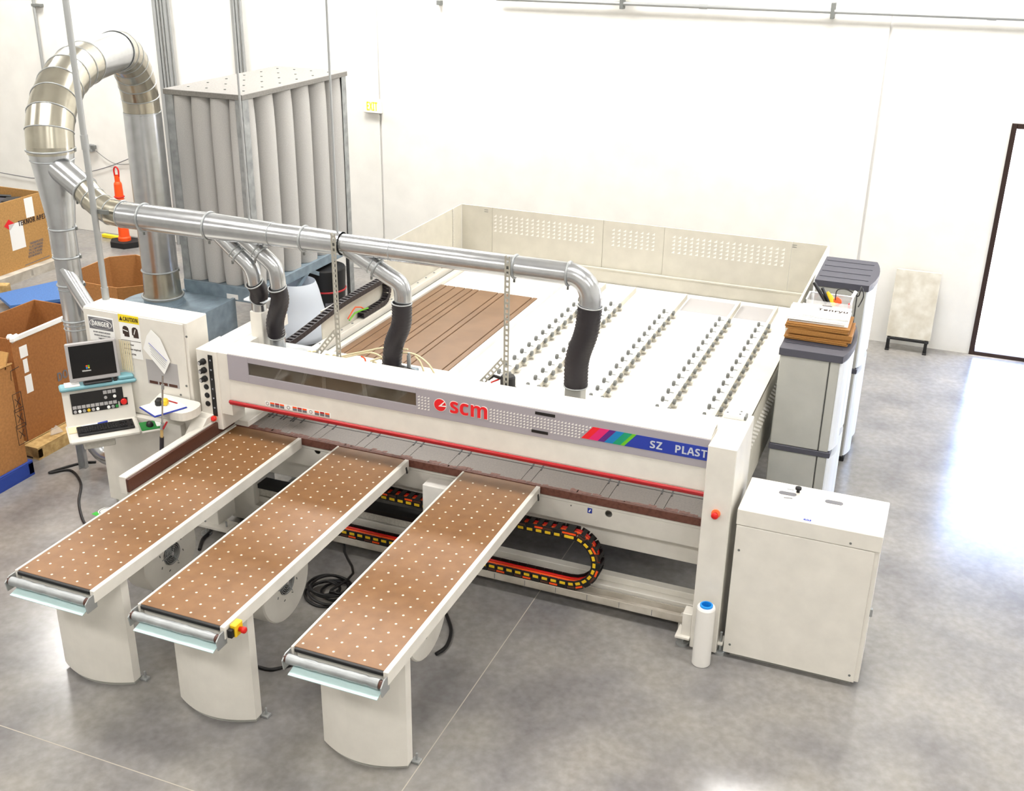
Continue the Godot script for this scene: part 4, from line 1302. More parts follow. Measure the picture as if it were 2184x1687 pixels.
	for s in [[-2.9, 0.112], [-2.24, 0.112], [-1.34, 0.097], [0.88, 0.083], [0.46, 0.083]]:
		clamp_ring(m, Vector3(s[0], y, z), Vector3.RIGHT, s[1])
	for s in [[-1.64, 0.096], [-0.56, 0.081]]:
		part("seam", MB.new().ring(Vector3(s[0], y, z), Vector3.RIGHT, s[1], 0.004, 28, 5), M.galv_dull, m)
	var rad := 0.17
	var e := []
	for k in 10:
		var a := PI / 2 * k / 9.0
		e.append(Vector3(0.88 + rad * sin(a), y - rad + rad * cos(a), z))
	e.append(Vector3(0.88 + rad, 2.40, z))
	part("elbow", MB.new().tube(e, 0.083, 24, false), M.galv, m)
	# three branches with elbows
	for b in [[-2.19, -1.89, -1.851, 2.345, 2.19, 0.066], [-1.96, -1.685, -1.632, 2.395, 2.175, 0.066], [-0.95, -0.60, -0.49, 2.415, 2.205, 0.069]]:
		var q0 := Vector3(b[0], y - 0.03, z)
		var q1 := Vector3(b[1], b[3], z)
		var q2 := q0.lerp(q1, 0.72)
		part("branch", MB.new().tube([q0, q2], b[5] + 0.002, 22, false), M.galv, m)
		var el2 := [q2, q1, Vector3(b[2] - 0.005, b[3] - 0.07, z - 0.005), Vector3(b[2], b[4] - 0.03, z - 0.02)]
		part("elbow", MB.new().tube(smooth_path(el2, 5), b[5], 22, false), M.galv, m)
		clamp_ring(m, q2, q2 - q0, b[5])
		part("seam", MB.new().ring(q0.lerp(q1, 0.6), q2 - q0, b[5] + 0.003, 0.005, 24, 5), M.galv_dull, m)
	# flexible hoses
	var hoses := [
		["short black flexible hose above the square cream socket", [[-1.851, 2.20], [-1.845, 2.11], [-1.89, 2.02]], 0.069],
		["long black flexible hose bending down to the round silver socket", [[-1.632, 2.185], [-1.635, 2.06], [-1.72, 1.85], [-1.735, 1.71]], 0.069],
		["black flexible hose dropping among the cream air lines", [[-0.49, 2.215], [-0.50, 2.03], [-0.57, 1.85], [-0.60, 1.62]], 0.074],
		["black flexible hose dropping onto the grey box socket at the duct end", [[1.05, 2.41], [1.03, 2.20], [0.97, 1.98], [0.965, 1.75]], 0.086]]
	for h in hoses:
		var pts := []
		for q in h[1]:
			pts.append(Vector3(q[0], q[1], z))
		var zz := -0.3
		if h[2] < 0.07:
			for k in pts.size():
				pts[k].z = lerpf(z, zz, float(k) / (pts.size() - 1))
		var sm := smooth_path(pts, 24)
		# even steps along the path, ribbed
		var dense := []
		var radii := []
		var acc := 0.0
		for k in sm.size():
			if k > 0:
				acc += sm[k].distance_to(sm[k - 1])
			dense.append(sm[k])
		var ribs := int(acc / 0.024)
		var path := []
		for k in ribs * 4 + 1:
			var u := float(k) / (ribs * 4) * (dense.size() - 1)
			var i := mini(int(u), dense.size() - 2)
			path.append(dense[i].lerp(dense[i + 1], u - i))
			radii.append(h[2] + [-0.004, 0.003, 0.007, 0.003][k % 4])
		var t3 := thing("flexible_hose", h[0], "hose", path[-1], "flexible extraction hoses")
		part("hose_body", MB.new().tube(path, radii, 22, false), M.hose, t3)
		for i in [2, path.size() - 3]:
			part("hose_clamp", MB.new().ring(path[i], path[i + 1] - path[i - 1], h[2] + 0.005, 0.006, 26, 5), M.zinc, t3)
	# hanger rods and slotted angle supports
	for x in [-1.85, -1.04]:
		single("hanger_rod", MB.new().tube([Vector3(x, y + 0.09, z), Vector3(x, 8.0, z)], 0.009, 8), M.zinc, "thin steel hanger rod holding the main duct " + ("between the twin branches" if x < -1.5 else "above the slotted angle"), "rod", "hanger rods")
	var plate := 0
	for x in [-1.015, 0.44]:
		var a := thing("slotted_angle", "perforated steel angle with a diagonal brace under the duct, " + ("beside the cream air lines" if x < 0 else "in front of the black motor"), "angle bracket", Vector3(x, 1.6, z), "slotted angle supports")
		slotted(a, Vector3(x, 1.565, -0.09), Vector3(x, 2.73, -0.09), Vector3(0, 0, 1))
		slotted(a, Vector3(x - 0.30, 1.575, -0.085), Vector3(x - 0.02, 1.92, -0.085), Vector3(0, 0, 1))
	# conduit poles
	var pole := thing("conduit_pole", "vertical steel conduit rising from the control cabinet to the ceiling", "conduit", Vector3(-3.27, 1.9, -0.03))
	part("pipe", MB.new().tube([Vector3(-3.27, 1.9, -0.03), Vector3(-3.27, 8.0, -0.03)], 0.026, 16), M.zinc, pole)
	for yy in [1.92, 3.22]:
		part("coupling", MB.new().tube([Vector3(-3.27, yy - 0.03, -0.03), Vector3(-3.27, yy + 0.09, -0.03)], 0.031, 16), M.zinc, pole)
	part("strap", MB.new().box(Vector3(-3.23, 2.67, -0.06), Vector3(0.16, 0.035, 0.02)), M.wheel, pole)

func slotted(parent: Node3D, a: Vector3, b: Vector3, n: Vector3) -> void:
	# angle iron made of short bridges and rails so that the slots are open
	var d := (b - a).normalized()
	var s := d.cross(n).normalized()
	var len := a.distance_to(b)
	var mb := MB.new()
	var bs := Basis(s, d, s.cross(d))
	var w := 0.044
	mb.box((a + b) * 0.5 + s * (w * 0.5 - 0.006), Vector3(0.012, len, 0.003), bs)
	mb.box((a + b) * 0.5 - s * (w * 0.5 - 0.006), Vector3(0.012, len, 0.003), bs)
	mb.box((a + b) * 0.5 - s * (w * 0.5) - bs.z * 0.018, Vector3(0.003, len, 0.036), bs)
	var k := 0.0
	while k < len:
		mb.box(a + d * (k + 0.008), Vector3(0.022, 0.018, 0.003), bs)
		k += 0.042
	part("angle_iron", mb, M.slotted, parent)

# ------------------------------------------------------------------ control cabinet
func control_cabinet() -> void:
	var x0 := -3.32
	var x1 := -2.265
	var z0 := -0.075
	var z1 := 0.21
	var t := thing("control_cabinet", "tall cream electrical cabinet carrying warning signs, left of the saw", "cabinet", Vector3((x0 + x1) * 0.5, 0, 0.07))
	part("body", MB.new().span(Vector3(x0, 0.06, z0), Vector3(x1, 1.905, z1 - 0.012), 0.005), M.cream, t)
	var d = part("door", MB.new().span(Vector3(x0 + 0.004, 1.0, z1 - 0.012), Vector3(x1 - 0.03, 1.895, z1), 0.004), M.cream, t)
	part("lower_panel", MB.new().span(Vector3(x0 + 0.15, 0.05, z1 - 0.012), Vector3(x1 - 0.12, 0.99, z1 + 0.05), 0.004), M.cream, t)
	part("plinth", MB.new().span(Vector3(x0 + 0.05, 0, z0 + 0.03), Vector3(x1 - 0.05, 0.06, z1 - 0.03)), M.cabinet_grey, t)
	for q in [[x1, 1.55, 0.08], [x1, 1.44, 0.08]]:
		var s := MB.new()
		disc(s, Vector3(q[0], q[1], q[2]), Vector3.RIGHT, 0.022, 0.02, 14)
		part("lock", s, M.wheel, t)
	for q in [[398, 718], [398, 823], [386, 842]]:
		var p := on_z(q[0], q[1], z1)
		var s := MB.new()
		disc(s, p, Vector3(0, 0, 1), 0.01, 0.004, 10)
		part("screw", s, M.wheel, d)
	# danger sign
	var p := on_z(217, 702, z1)
	var s = part("danger_sign", MB.new().span(p + Vector3(-0.135, -0.115, 0), p + Vector3(0.135, 0.11, 0.003), 0.001), M.paper, d)
	part("sign_field", MB.new().span(p + Vector3(-0.125, -0.005, 0.003), p + Vector3(0.125, 0.10, 0.004)), M.ink_grey, s)
	var ov := MB.new()
	var el := []
	for k in 28:
		el.append(Vector2(cos(TAU * k / 28.0) * 0.118, sin(TAU * k / 28.0) * 0.045))
	ov.prism(el, 0.004, 0.005, Transform3D(Basis(), p + Vector3(0, 0.048, 0)))
	part("oval_edge", ov, M.paper, s)
	ov = MB.new()
	for k in 28:
		el[k] *= 0.94
	ov.prism(el, 0.005, 0.006, Transform3D(Basis(), p + Vector3(0, 0.048, 0)))
	part("oval", ov, M.ink_grey, s)
	letters("lettering", "DANGER", M.paper, s, p + Vector3(0, 0.048, 0.007), Vector3.RIGHT, Vector3.UP, 0.18, 0.042)
	for k in 3:
		var w: float = [0.09, 0.085, 0.045][k]
		letters("lettering", ["DO NOT OPERATE WITHOUT", "GUARDS IN PLACE AND", "TRAINED"][k], M.ink_grey, s, p + Vector3(0, -0.03 - k * 0.028, 0.0045), Vector3.RIGHT, Vector3.UP, w * 2.0, 0.013, 0.001)
	# caution sign
	p = on_z(279, 719, z1)
	s = part("caution_sign", MB.new().span(p + Vector3(-0.105, -0.19, 0), p + Vector3(0.105, 0.195, 0.003), 0.001), M.paper, d)
	part("sign_field", MB.new().span(p + Vector3(-0.105, 0.125, 0.003), p + Vector3(0.105, 0.195, 0.004)), M.sign_yellow, s)
	letters("lettering", "CAUTION", M.ink, s, p + Vector3(0.02, 0.158, 0.005), Vector3.RIGHT, Vector3.UP, 0.15, 0.036)
	part("triangle", MB.new().prism([Vector2(-0.018, -0.018), Vector2(0.018, -0.018), Vector2(0, 0.02)], 0.004, 0.005, Transform3D(Basis(), p + Vector3(-0.078, 0.158, 0))), M.ink, s)
	for k in 2:
		var c: Vector3 = p + Vector3(-0.045 + k * 0.095, 0.05, 0.003)
		var hd := MB.new()
		hd.prism([Vector2(-0.03, 0.0), Vector2(-0.026, 0.03), Vector2(-0.01, 0.044), Vector2(0.014, 0.044), Vector2(0.032, 0.028), Vector2(0.036, -0.01), Vector2(0.036, -0.05), Vector2(-0.016, -0.05), Vector2(-0.018, -0.03), Vector2(-0.03, -0.028)], 0, 0.001, Transform3D(Basis(), c))
		part("pictogram", hd, M.ink, s)
		part("pictogram_mark", MB.new().box(c + Vector3(0.0, 0.004, 0.0014), Vector3(0.05, 0.007, 0.001), Basis(Vector3(0, 0, 1), -0.2 if k == 0 else 1.2)), M.paper, s)
	part("rule", MB.new().span(p + Vector3(-0.1, -0.035, 0.003), p + Vector3(0.1, -0.031, 0.004)), M.ink, s)
	for k in 3:
		letters("lettering", ["Eye and ear", "protection required", "in this area"][k], M.ink, s, p + Vector3([-0.03, 0.005, -0.02][k], -0.07 - k * 0.04, 0.004), Vector3.RIGHT, Vector3.UP, [0.11, 0.17, 0.11][k], 0.022, 0.001)
	# folded chart with striped foot, and the vented strip behind the monitor
	p = on_z(347, 795, z1)
	s = part("instruction_chart", MB.new().span(p + Vector3(-0.16, -0.12, 0), p + Vector3(0.16, 0.10, 0.002)), M.silver, d)
	for k in 3:
		part("chart_foot", MB.new().span(p + Vector3(-0.145 + k * 0.1, -0.115, 0.002), p + Vector3(-0.06 + k * 0.1, -0.09, 0.003)), M.brown_dark, s)
	p = on_z(271, 755, z1)
	s = part("vent_strip", MB.new().span(p + Vector3(-0.07, -0.16, 0), p + Vector3(0.06, 0.13, 0.004), 0.001), M.cream_dull, d)
	for k in 6:
		part("vent_rib", MB.new().span(p + Vector3(-0.062 + k * 0.02, -0.15, 0.004), p + Vector3(-0.054 + k * 0.02, 0.12, 0.008)), M.cable_white, s)
	# tilted sheet of paper hanging on the door
	var zs := z1 + 0.02
	p = on_z(335, 750, zs)
	var sheet := thing("paper_sheet", "tilted printed white sheet hanging on the cabinet door", "paper", p)
	var corner := []
	for q in [[322, 703], [341, 722], [363, 771], [351, 798], [306, 743], [313, 716]]:
		var w := on_z(q[0], q[1], zs)
		corner.append(Vector2(w.x - p.x, w.y - p.y))
	part("sheet", MB.new().prism(corner, 0.0, 0.003, Transform3D(Basis(), p)), M.paper, sheet)
	for k in 5:
		part("printed_line", MB.new().beam(on_z(317 + k * 1.5, 731 + k * 6, zs + 0.0035), on_z(356 - k * 1.0, 770 + k * 4, zs + 0.0035), 0.003 if k else 0.007, 0.001), M.blue if k == 0 else M.ink_grey, sheet)
	# shelf on the cabinet with rounded end
	var sh := []
	for q in [[-2.60, 0.212], [-2.54, 0.42], [-2.28, 0.50]]:
		sh.append(Vector2(q[0], q[1]))
	for k in 9:
		var a := PI / 2 - PI * k / 8.0
		sh.append(Vector2(-2.20 + cos(a) * 0.08, 0.365 + sin(a) * 0.13))
	part("shelf", MB.new().prism(sh, -1.235, -1.165, Transform3D(Basis(Vector3.RIGHT, Vector3(0, 0, 1), Vector3.DOWN), Vector3.ZERO)), M.cream, t)
	# clipboard and tape measure on the shelf
	var cb := Basis(Vector3.UP, -0.62)
	var cc := (on_y(300, 868, 1.245) + on_y(396, 868, 1.245)) * 0.5
	var clip := thing("clipboard", "blue clipboard with a white sheet on the cabinet shelf", "clipboard", cc)
	part("board", MB.new().box(cc - Vector3(0, 0.005, 0), Vector3(0.26, 0.008, 0.29), Basis(Vector3.UP, -0.42)), M.blue, clip)
	part("sheet", MB.new().box(cc + Vector3(-0.005, 0.001, -0.008), Vector3(0.25, 0.003, 0.28), Basis(Vector3.UP, -0.42)), M.paper, clip)
	var tp := on_y(345, 860, 1.262)
	var tape := thing("tape_measure", "black and yellow tape measure lying on the clipboard", "tape measure", tp)
	part("case", MB.new().box(tp + Vector3(-0.022, 0.012, 0.01), Vector3(0.05, 0.06, 0.07), Basis(Vector3.UP, 0.4), 0.012), M.black, tape)
	part("side", MB.new().box(tp + Vector3(0.025, 0.012, -0.01), Vector3(0.05, 0.055, 0.062), Basis(Vector3.UP, 0.4), 0.012), M.yellow, tape)
	single("pencil", MB.new().tube([on_y(345, 850, 1.253), on_y(378, 860, 1.253)], 0.006, 6), M.red, "red pencil lying behind the tape measure", "pencil")
	# blow gun hanging from a coil in front of the cabinet
	var g0 := on_z(347, 800, 0.42)
	var gz := 0.62
	var gun := thing("blow_gun", "thin steel air blow gun with a dark hose hanging before the cabinet", "blow gun", on_z(347, 905, gz))
	part("wand", MB.new().tube([on_z(347, 800, gz), on_z(346, 905, gz)], 0.0075, 8), M.galv, gun)
	part("fitting", MB.new().tube([on_z(347, 820, gz), on_z(347, 830, gz)], 0.012, 8).tube([on_z(346, 905, gz), on_z(345, 915, gz)], 0.014, 8), M.zinc, gun)
	part("trigger", MB.new().beam(on_z(356, 900, gz), on_z(348, 915, gz), 0.012, 0.012), M.red, gun)
	part("handle", MB.new().tube([on_z(345, 915, gz), on_z(345, 932, gz)], 0.013, 10), M.wood, gun)
	part("hose", MB.new().tube([on_z(345, 932, gz), on_z(345, 958, gz), on_z(343, 990, gz)], 0.018, 10), M.hose, gun)
	part("grip", MB.new().box(on_z(316, 986, 0.27), Vector3(0.09, 0.03, 0.05), Basis(Vector3(0, 0, 1), 0.5), 0.01), M.red_plastic, t)

# ------------------------------------------------------------------ operator console
func console() -> void:
	var a := deg_to_rad(47.5)
	var ux := Vector3(cos(a), 0, -sin(a))
	var uz := Vector3(sin(a), 0, cos(a))
	var o := Vector3(-3.0, 0.05, 0.878)
	var xf := Transform3D(Basis(ux, Vector3.UP, uz), o)
	var t := local_thing("operator_console", "cream operator console with black button panel and keyboard tray", "console", xf)
	var w := 0.56
	part("tray", MB.new().span(Vector3(-0.01, 0.895, -0.36), Vector3(w, 0.945, 0.0), 0.018), M.cream, t)
	part("tray_side", MB.new().span(Vector3(w, 0.90, -0.17), Vector3(w + 0.18, 0.925, -0.0), 0.008), M.cream, t)
	part("arm", MB.new().span(Vector3(0.1, 0.80, -0.38), Vector3(0.35, 0.895, -0.1), 0.006), M.cream_dull, t)
	var lean := 0.16
	var pb := Basis(Vector3.RIGHT, -lean)
	var org := Vector3(0, 0.945, -0.30)
	part("panel_body", MB.new().prism([Vector2(-0.30, 0.94), Vector2(-0.36, 1.25), Vector2(-0.40, 1.25), Vector2(-0.40, 0.94)], -w, 0.0, Transform3D(Basis(Vector3(0, 0, 1), Vector3.UP, Vector3(-1, 0, 0)), Vector3.ZERO)), M.cream, t)
	# points on the sloping face: s along, h up
	var fc := Transform3D(Basis(Vector3.RIGHT, pb * Vector3.UP, pb * Vector3(0, 0, 1)), org)
	var bp = put("button_panel", MB.new().span(Vector3(0.06, 0.10, 0), Vector3(0.43, 0.275, 0.004), 0.001).mesh(), M.black, t, fc)
	part("panel_step", MB.new().span(Vector3(0.43, 0.155, 0), Vector3(0.48, 0.275, 0.003)), M.black, bp)
	for k in 10:
		part("key_label", MB.new().span(Vector3(0.067 + k * 0.036, 0.140, 0.004), Vector3(0.097 + k * 0.036, 0.168, 0.006)), M.silver, bp)
	for k in 3:
		part("key_label", MB.new().span(Vector3(0.322 + k * 0.036, 0.235, 0.004), Vector3(0.352 + k * 0.036, 0.265, 0.006)), M.silver, bp)
	for k in [[0.082, 0.118, "silver"], [0.118, 0.118, "paper"], [0.154, 0.118, "zinc"], [0.19, 0.118, "yellow"], [0.226, 0.118, "silver"], [0.262, 0.118, "paper"], [0.35, 0.118, "paper"], [0.385, 0.118, "zinc"], [0.418, 0.118, "green"], [0.337, 0.205, "silver"], [0.41, 0.205, "paper"]]:
		var b := MB.new()
		disc(b, Vector3(k[0], k[1], 0.004), Vector3(0, 0, 1), 0.0135, 0.012, 14, 0.003)
		part("button", b, M[k[2]], bp)
	part("stop_plate", MB.new().span(Vector3(0.445, 0.115, 0.0), Vector3(0.508, 0.18, 0.004)), M.black, bp)
	var eb := MB.new()
	disc(eb, Vector3(0.476, 0.148, 0.004), Vector3(0, 0, 1), 0.026, 0.028, 20, 0.006)
	part("emergency_button", eb, M.red_plastic, bp)
	# pale blue shelf on top
	var sh = part("top_shelf", MB.new().span(Vector3(-0.015, 1.25, -0.43), Vector3(w + 0.04, 1.285, -0.31), 0.012), M.shelf_blue, t)
	part("paper_pad", MB.new().span(Vector3(0.03, 1.285, -0.42), Vector3(0.15, 1.293, -0.32)), M.paper, sh)
	part("blue_box", MB.new().span(Vector3(0.46, 1.285, -0.42), Vector3(0.585, 1.32, -0.32), 0.01), M.shelf_blue, sh)
	single_local("phone", MB.new().span(Vector3(0.42, 1.285, -0.42), Vector3(0.45, 1.305, -0.32), 0.005), M.black, xf, "small black handset lying upright on the pale blue shelf", "phone")
	# monitor
	var m := local_thing("monitor", "silver computer monitor with a black screen on the console", "monitor", xf * Transform3D(Basis(), Vector3(0.29, 1.285, -0.36)))
	part("base", MB.new().span(Vector3(-0.11, 0.0, -0.05), Vector3(0.12, 0.02, 0.05), 0.008), M.black, m)
	part("stand", MB.new().span(Vector3(-0.04, 0.02, -0.05), Vector3(0.05, 0.09, -0.01), 0.006), M.black, m)
	var mb := Basis(Vector3.RIGHT, -0.12)
	var mc := Vector3(-0.01, 0.19, -0.02)
	part("case", MB.new().box(mc, Vector3(0.405, 0.335, 0.035), mb, 0.008), M.silver, m)
	part("screen", MB.new().box(mc + mb * Vector3(0, 0.008, 0.018), Vector3(0.355, 0.275, 0.003), mb), M.screen, m)
	var sp := mc + mb * Vector3(-0.055, -0.052, 0.020)
	for k in 4:
		part("screen_mark", MB.new().box(sp + mb * Vector3((k % 2) * 0.016, (k / 2) * 0.016, 0), Vector3(0.013, 0.013, 0.001), mb), M[["cyan", "yellow", "orange", "lime"][k]], m)
	letters("lettering", "Windows", M.paper, m, sp + mb * Vector3(-0.005, -0.022, 0), Vector3.RIGHT, mb * Vector3.UP, 0.07, 0.014, 0.001)
	# keyboard
	var kb := local_thing("keyboard", "black computer keyboard on the cream tray", "keyboard", xf * Transform3D(Basis(), Vector3(0.29, 0.951, -0.125)))
	part("case", MB.new().box(Vector3(0, 0.010, 0), Vector3(0.45, 0.02, 0.155), Basis(Vector3.RIGHT, 0.06), 0.005), M.black, kb)
	var key := MB.new().box(Vector3(0, 0.003, 0), Vector3(0.0165, 0.008, 0.0165), Basis(), 0.002).mesh()
	for r in 5:
		for c in 21:
			if c in [15, 19] or (r in [2] and c > 15 and c < 19):
				continue
			put("key", key, M.black_matte, kb, Transform3D(Basis(), Vector3(-0.205 + c * 0.0205, 0.019 + r * -0.0012 + 0.004, -0.05 + r * 0.0225)))
	# green pad and mouse
	var pad := single_local("mouse_pad", MB.new().span(Vector3(w + 0.002, 0.926, -0.185), Vector3(w + 0.175, 0.930, -0.01), 0.001), M.green, xf, "green mouse pad with a white printed corner beside the keyboard", "mouse pad")
	part("print", MB.new().span(Vector3(w + 0.13, 0.930, -0.17), Vector3(w + 0.17, 0.931, -0.05)), M.paper, pad)
	var ms := MB.new()
	ms.lathe([Vector2(0, 0.032), Vector2(0.012, 0.031), Vector2(0.022, 0.025), Vector2(0.028, 0.014), Vector2(0.03, 0.0)], Transform3D(Basis(Vector3.UP, 0.3).scaled(Vector3(1, 1, 1.7)), Vector3(w + 0.08, 0.930, -0.10)), 18, true)
	single_local("computer_mouse", ms, M.black, xf, "black computer mouse on the green pad", "mouse")
	# notes and pens
	single_local("note_block", MB.new().span(Vector3(0.0, 0.945, -0.26), Vector3(0.10, 0.955, -0.14), 0.002), M.cable_white, xf, "pale yellow note block left of the keyboard", "notepad")
	single_local("pen", MB.new().tube([Vector3(0.11, 0.953, -0.25), Vector3(0.27, 0.953, -0.255)], 0.006, 8), M.plastic_white, xf, "white pen lying behind the keyboard", "pen")
	single_local("marker", MB.new().tube([Vector3(0.24, 0.955, -0.245), Vector3(0.32, 0.955, -0.265)], 0.009, 8), M.blue, xf, "dark blue marker lying behind the keyboard", "marker")

func single_local(called: String, b: MB, material: Material, xf: Transform3D, label: String, category: String) -> MeshInstance3D:
	var o := single(called, b, material, label, category)
	o.transform = xf
	return o

# ------------------------------------------------------------------ storage cabinets
func storage() -> void:
	for n in 2:
		var zf: float = [-1.42, -3.42][n]
		var x0 := 2.285
		var x1 := 2.765
		var zb := zf - 0.84
		var t := thing("storage_cabinet", ["grey plastic storage cabinet with a stack of papers on its dark lid", "grey plastic storage cabinet with a bare dark ribbed lid"][n], "cabinet", Vector3((x0 + x1) * 0.5, 0, zf - 0.42))
		for lv in [[0.05, 0.95], [1.0, 1.79]]:
			part("side_shell", MB.new().span(Vector3(x0, lv[0], zb), Vector3(x1 - 0.09, lv[1], zf), 0.008).span(Vector3(x1 - 0.085, lv[0], zb), Vector3(x1 - 0.01, lv[1], zf), 0.006), M.cabinet_grey, t)
			for dd in 2:
				var a := zb + 0.42 * dd + 0.012
				var b := zb + 0.42 * (dd + 1) - 0.012
				var poly := []
				for k in 9:
					var s := k / 8.0
					poly.append(Vector2(x1 + 0.05 * 4 * s * (1 - s) * 0.9 + 0.002, lerpf(a, b, s)))
				poly.append(Vector2(x1 - 0.01, b))
				poly.append(Vector2(x1 - 0.01, a))
				part("door", MB.new().prism(poly, -lv[1] + 0.01, -lv[0] - 0.01, Transform3D(Basis(Vector3.RIGHT, Vector3(0, 0, 1), Vector3.DOWN), Vector3.ZERO)), M.plastic_white, t)
		part("seam_strip", MB.new().span(Vector3(x1 - 0.0895, 0.05, zf - 0.006), Vector3(x1 - 0.0855, 1.79, zf - 0.002)), M.black, t)
		part("mid_band", MB.new().span(Vector3(x0 - 0.006, 0.95, zb - 0.006), Vector3(x1 + 0.012, 1.0, zf + 0.008), 0.006), M.lid_grey, t)
		part("base_band", MB.new().span(Vector3(x0 - 0.006, 0.0, zb - 0.006), Vector3(x1 + 0.012, 0.05, zf + 0.008), 0.006), M.black_matte, t)
		var lid := []
		lid.append(Vector2(x0 - 0.01, zb - 0.01))
		lid.append(Vector2(x0 - 0.01, zf + 0.012))
		lid.append(Vector2(x1 + 0.0, zf + 0.012))
		for k in 9:
			var s := k / 8.0
			lid.append(Vector2(x1 + 0.01 + 0.055 * 4 * s * (1 - s), lerpf(zf + 0.005, zb, s)))
		lid.append(Vector2(x1 + 0.0, zb - 0.01))
		var l = part("lid", MB.new().prism(lid, -1.85, -1.79, Transform3D(Basis(Vector3.RIGHT, Vector3(0, 0, 1), Vector3.DOWN), Vector3.ZERO)), M.lid_grey, t)
		for k in 4:
			part("lid_rib", MB.new().span(Vector3(x0 + 0.01, 1.85, zb + 0.12 + k * 0.19), Vector3(x1 - 0.01, 1.855, zb + 0.135 + k * 0.19), 0.002), M.lid_grey, l)
	# stack of envelopes and magazines on the near cabinet
	var rng := RandomNumberGenerator.new()
	rng.seed = 3
	var y := 1.856
	var cx := 2.53
	var cz := -1.82
	for k in 15:
		var env := k < 9
		var h := 0.011 if k != 4 else 0.036
		if k >= 9:
			h = 0.008
		var sx := 0.50 if env else 0.47
		var sz := 0.36 if env else 0.38
		if k >= 13:
			sx = 0.40
			sz = 0.30
		var c := Vector3(cx + rng.randf_range(-0.02, 0.02) + (0.035 if k >= 13 else 0.0) - (0.02 if k in [9, 10, 11, 12] else 0.0), y + h * 0.5, cz + rng.randf_range(-0.015, 0.015) - (0.06 if k >= 9 else 0.0))
		var lab := "brown envelope, %s of the envelope stack" % ["lowest", "second from the bottom", "third from the bottom", "fourth from the bottom", "thickest", "sixth from the bottom", "seventh from the bottom", "eighth from the bottom", "topmost brown one"][k] if env else "white magazine, %s of the magazines on the envelopes" % ["lowest", "second from the bottom", "third from the bottom", "fourth from the bottom", "fifth from the bottom", "topmost with the black script title"][k - 9]
		var o := single("envelope" if env else "magazine", MB.new().box(c, Vector3(sx, h, sz), Basis(Vector3.UP, rng.randf_range(-0.05, 0.05)), 0.002), M.envelope if env else M.paper, lab, "envelope" if env else "magazine", "paper stack on the storage cabinet")
		y += h + 0.0015
		if k == 14:
			letters("lettering", "Tenryu", M.ink, o, Vector3(c.x + 0.06, y + 0.0005, c.z - 0.02), Vector3.RIGHT, Vector3.FORWARD, 0.24, 0.07, 0.001)
			part("handle_hole", MB.new().span(Vector3(c.x - 0.04, y - 0.001, c.z - 0.14), Vector3(c.x + 0.04, y + 0.0008, c.z - 0.128)), M.ink, o)
		if k == 11:
			var r := MB.new()
			r.ring(Vector3(c.x - 0.20, y + 0.012, c.z + 0.10), Vector3.UP, 0.014, 0.003, 16, 5)
	# clear bin with tools behind the papers
	var bc := Vector3(2.55, 1.855, -2.13)
	var bt := thing("tool_bin", "clear plastic bin of tools behind the paper stack", "bin", bc)
	var bw := 0.36
	var bd := 0.22
	var bh := 0.23
	part("wall", MB.new().span(bc + Vector3(-bw / 2, 0, -bd / 2), bc + Vector3(bw / 2, bh, -bd / 2 + 0.004)), M.clear_plastic, bt)
	part("wall", MB.new().span(bc + Vector3(-bw / 2, 0, bd / 2 - 0.004), bc + Vector3(bw / 2, bh, bd / 2)), M.clear_plastic, bt)
	part("wall", MB.new().span(bc + Vector3(-bw / 2, 0, -bd / 2), bc + Vector3(-bw / 2 + 0.004, bh, bd / 2)), M.clear_plastic, bt)
	part("wall", MB.new().span(bc + Vector3(bw / 2 - 0.004, 0, -bd / 2), bc + Vector3(bw / 2, bh, bd / 2)), M.clear_plastic, bt)
	part("bottom", MB.new().span(bc + Vector3(-bw / 2, 0, -bd / 2), bc + Vector3(bw / 2, 0.004, bd / 2)), M.clear_plastic, bt)
	part("rim", MB.new().span(bc + Vector3(-bw / 2 - 0.006, bh, -bd / 2 - 0.006), bc + Vector3(bw / 2 + 0.006, bh + 0.006, -bd / 2 + 0.006)).span(bc + Vector3(-bw / 2 - 0.006, bh, -bd / 2), bc + Vector3(-bw / 2 + 0.006, bh + 0.006, bd / 2)).span(bc + Vector3(bw / 2 - 0.006, bh, -bd / 2), bc + Vector3(bw / 2 + 0.006, bh + 0.006, bd / 2)), M.plastic_white, bt)
	var bq := bc + Vector3(0, 0.085, 0)
	single("clamp_tool", MB.new().beam(bq + Vector3(-0.02, 0.10, 0.02), bq + Vector3(-0.15, 0.26, -0.02), 0.03, 0.022, 0.005).beam(bq + Vector3(0.0, 0.10, 0.0), bq + Vector3(-0.08, 0.22, -0.03), 0.03, 0.02, 0.005), M.black, "black clamp tool leaning out of the clear bin", "tool")
	single("yellow_screwdriver", MB.new().tube([bq + Vector3(0.05, 0.10, 0.04), bq + Vector3(0.0, 0.16, 0.0), bq + Vector3(-0.03, 0.19, -0.02)], [0.022, 0.02, 0.012], 10), M.yellow, "yellow-handled screwdriver in the clear bin", "screwdriver")
	single("orange_grip_tool", MB.new().box(bq + Vector3(0.06, 0.13, 0.02), Vector3(0.07, 0.07, 0.05), Basis(Vector3(0, 0, 1), -0.6), 0.015), M.orange, "orange grip tool beside the yellow screwdriver in the bin", "tool")
	single("red_marker", MB.new().tube([bq + Vector3(-0.15, 0.05, 0.06), bq + Vector3(-0.13, 0.09, 0.06)], 0.014, 10), M.red_plastic, "red marker standing in the left of the clear bin", "marker")
	single("red_utility_knife", MB.new().box(bq + Vector3(0.165, 0.09, 0.05), Vector3(0.02, 0.10, 0.03), Basis(), 0.005), M.red, "red utility knife at the end of the clear bin", "knife")
	var cab := []
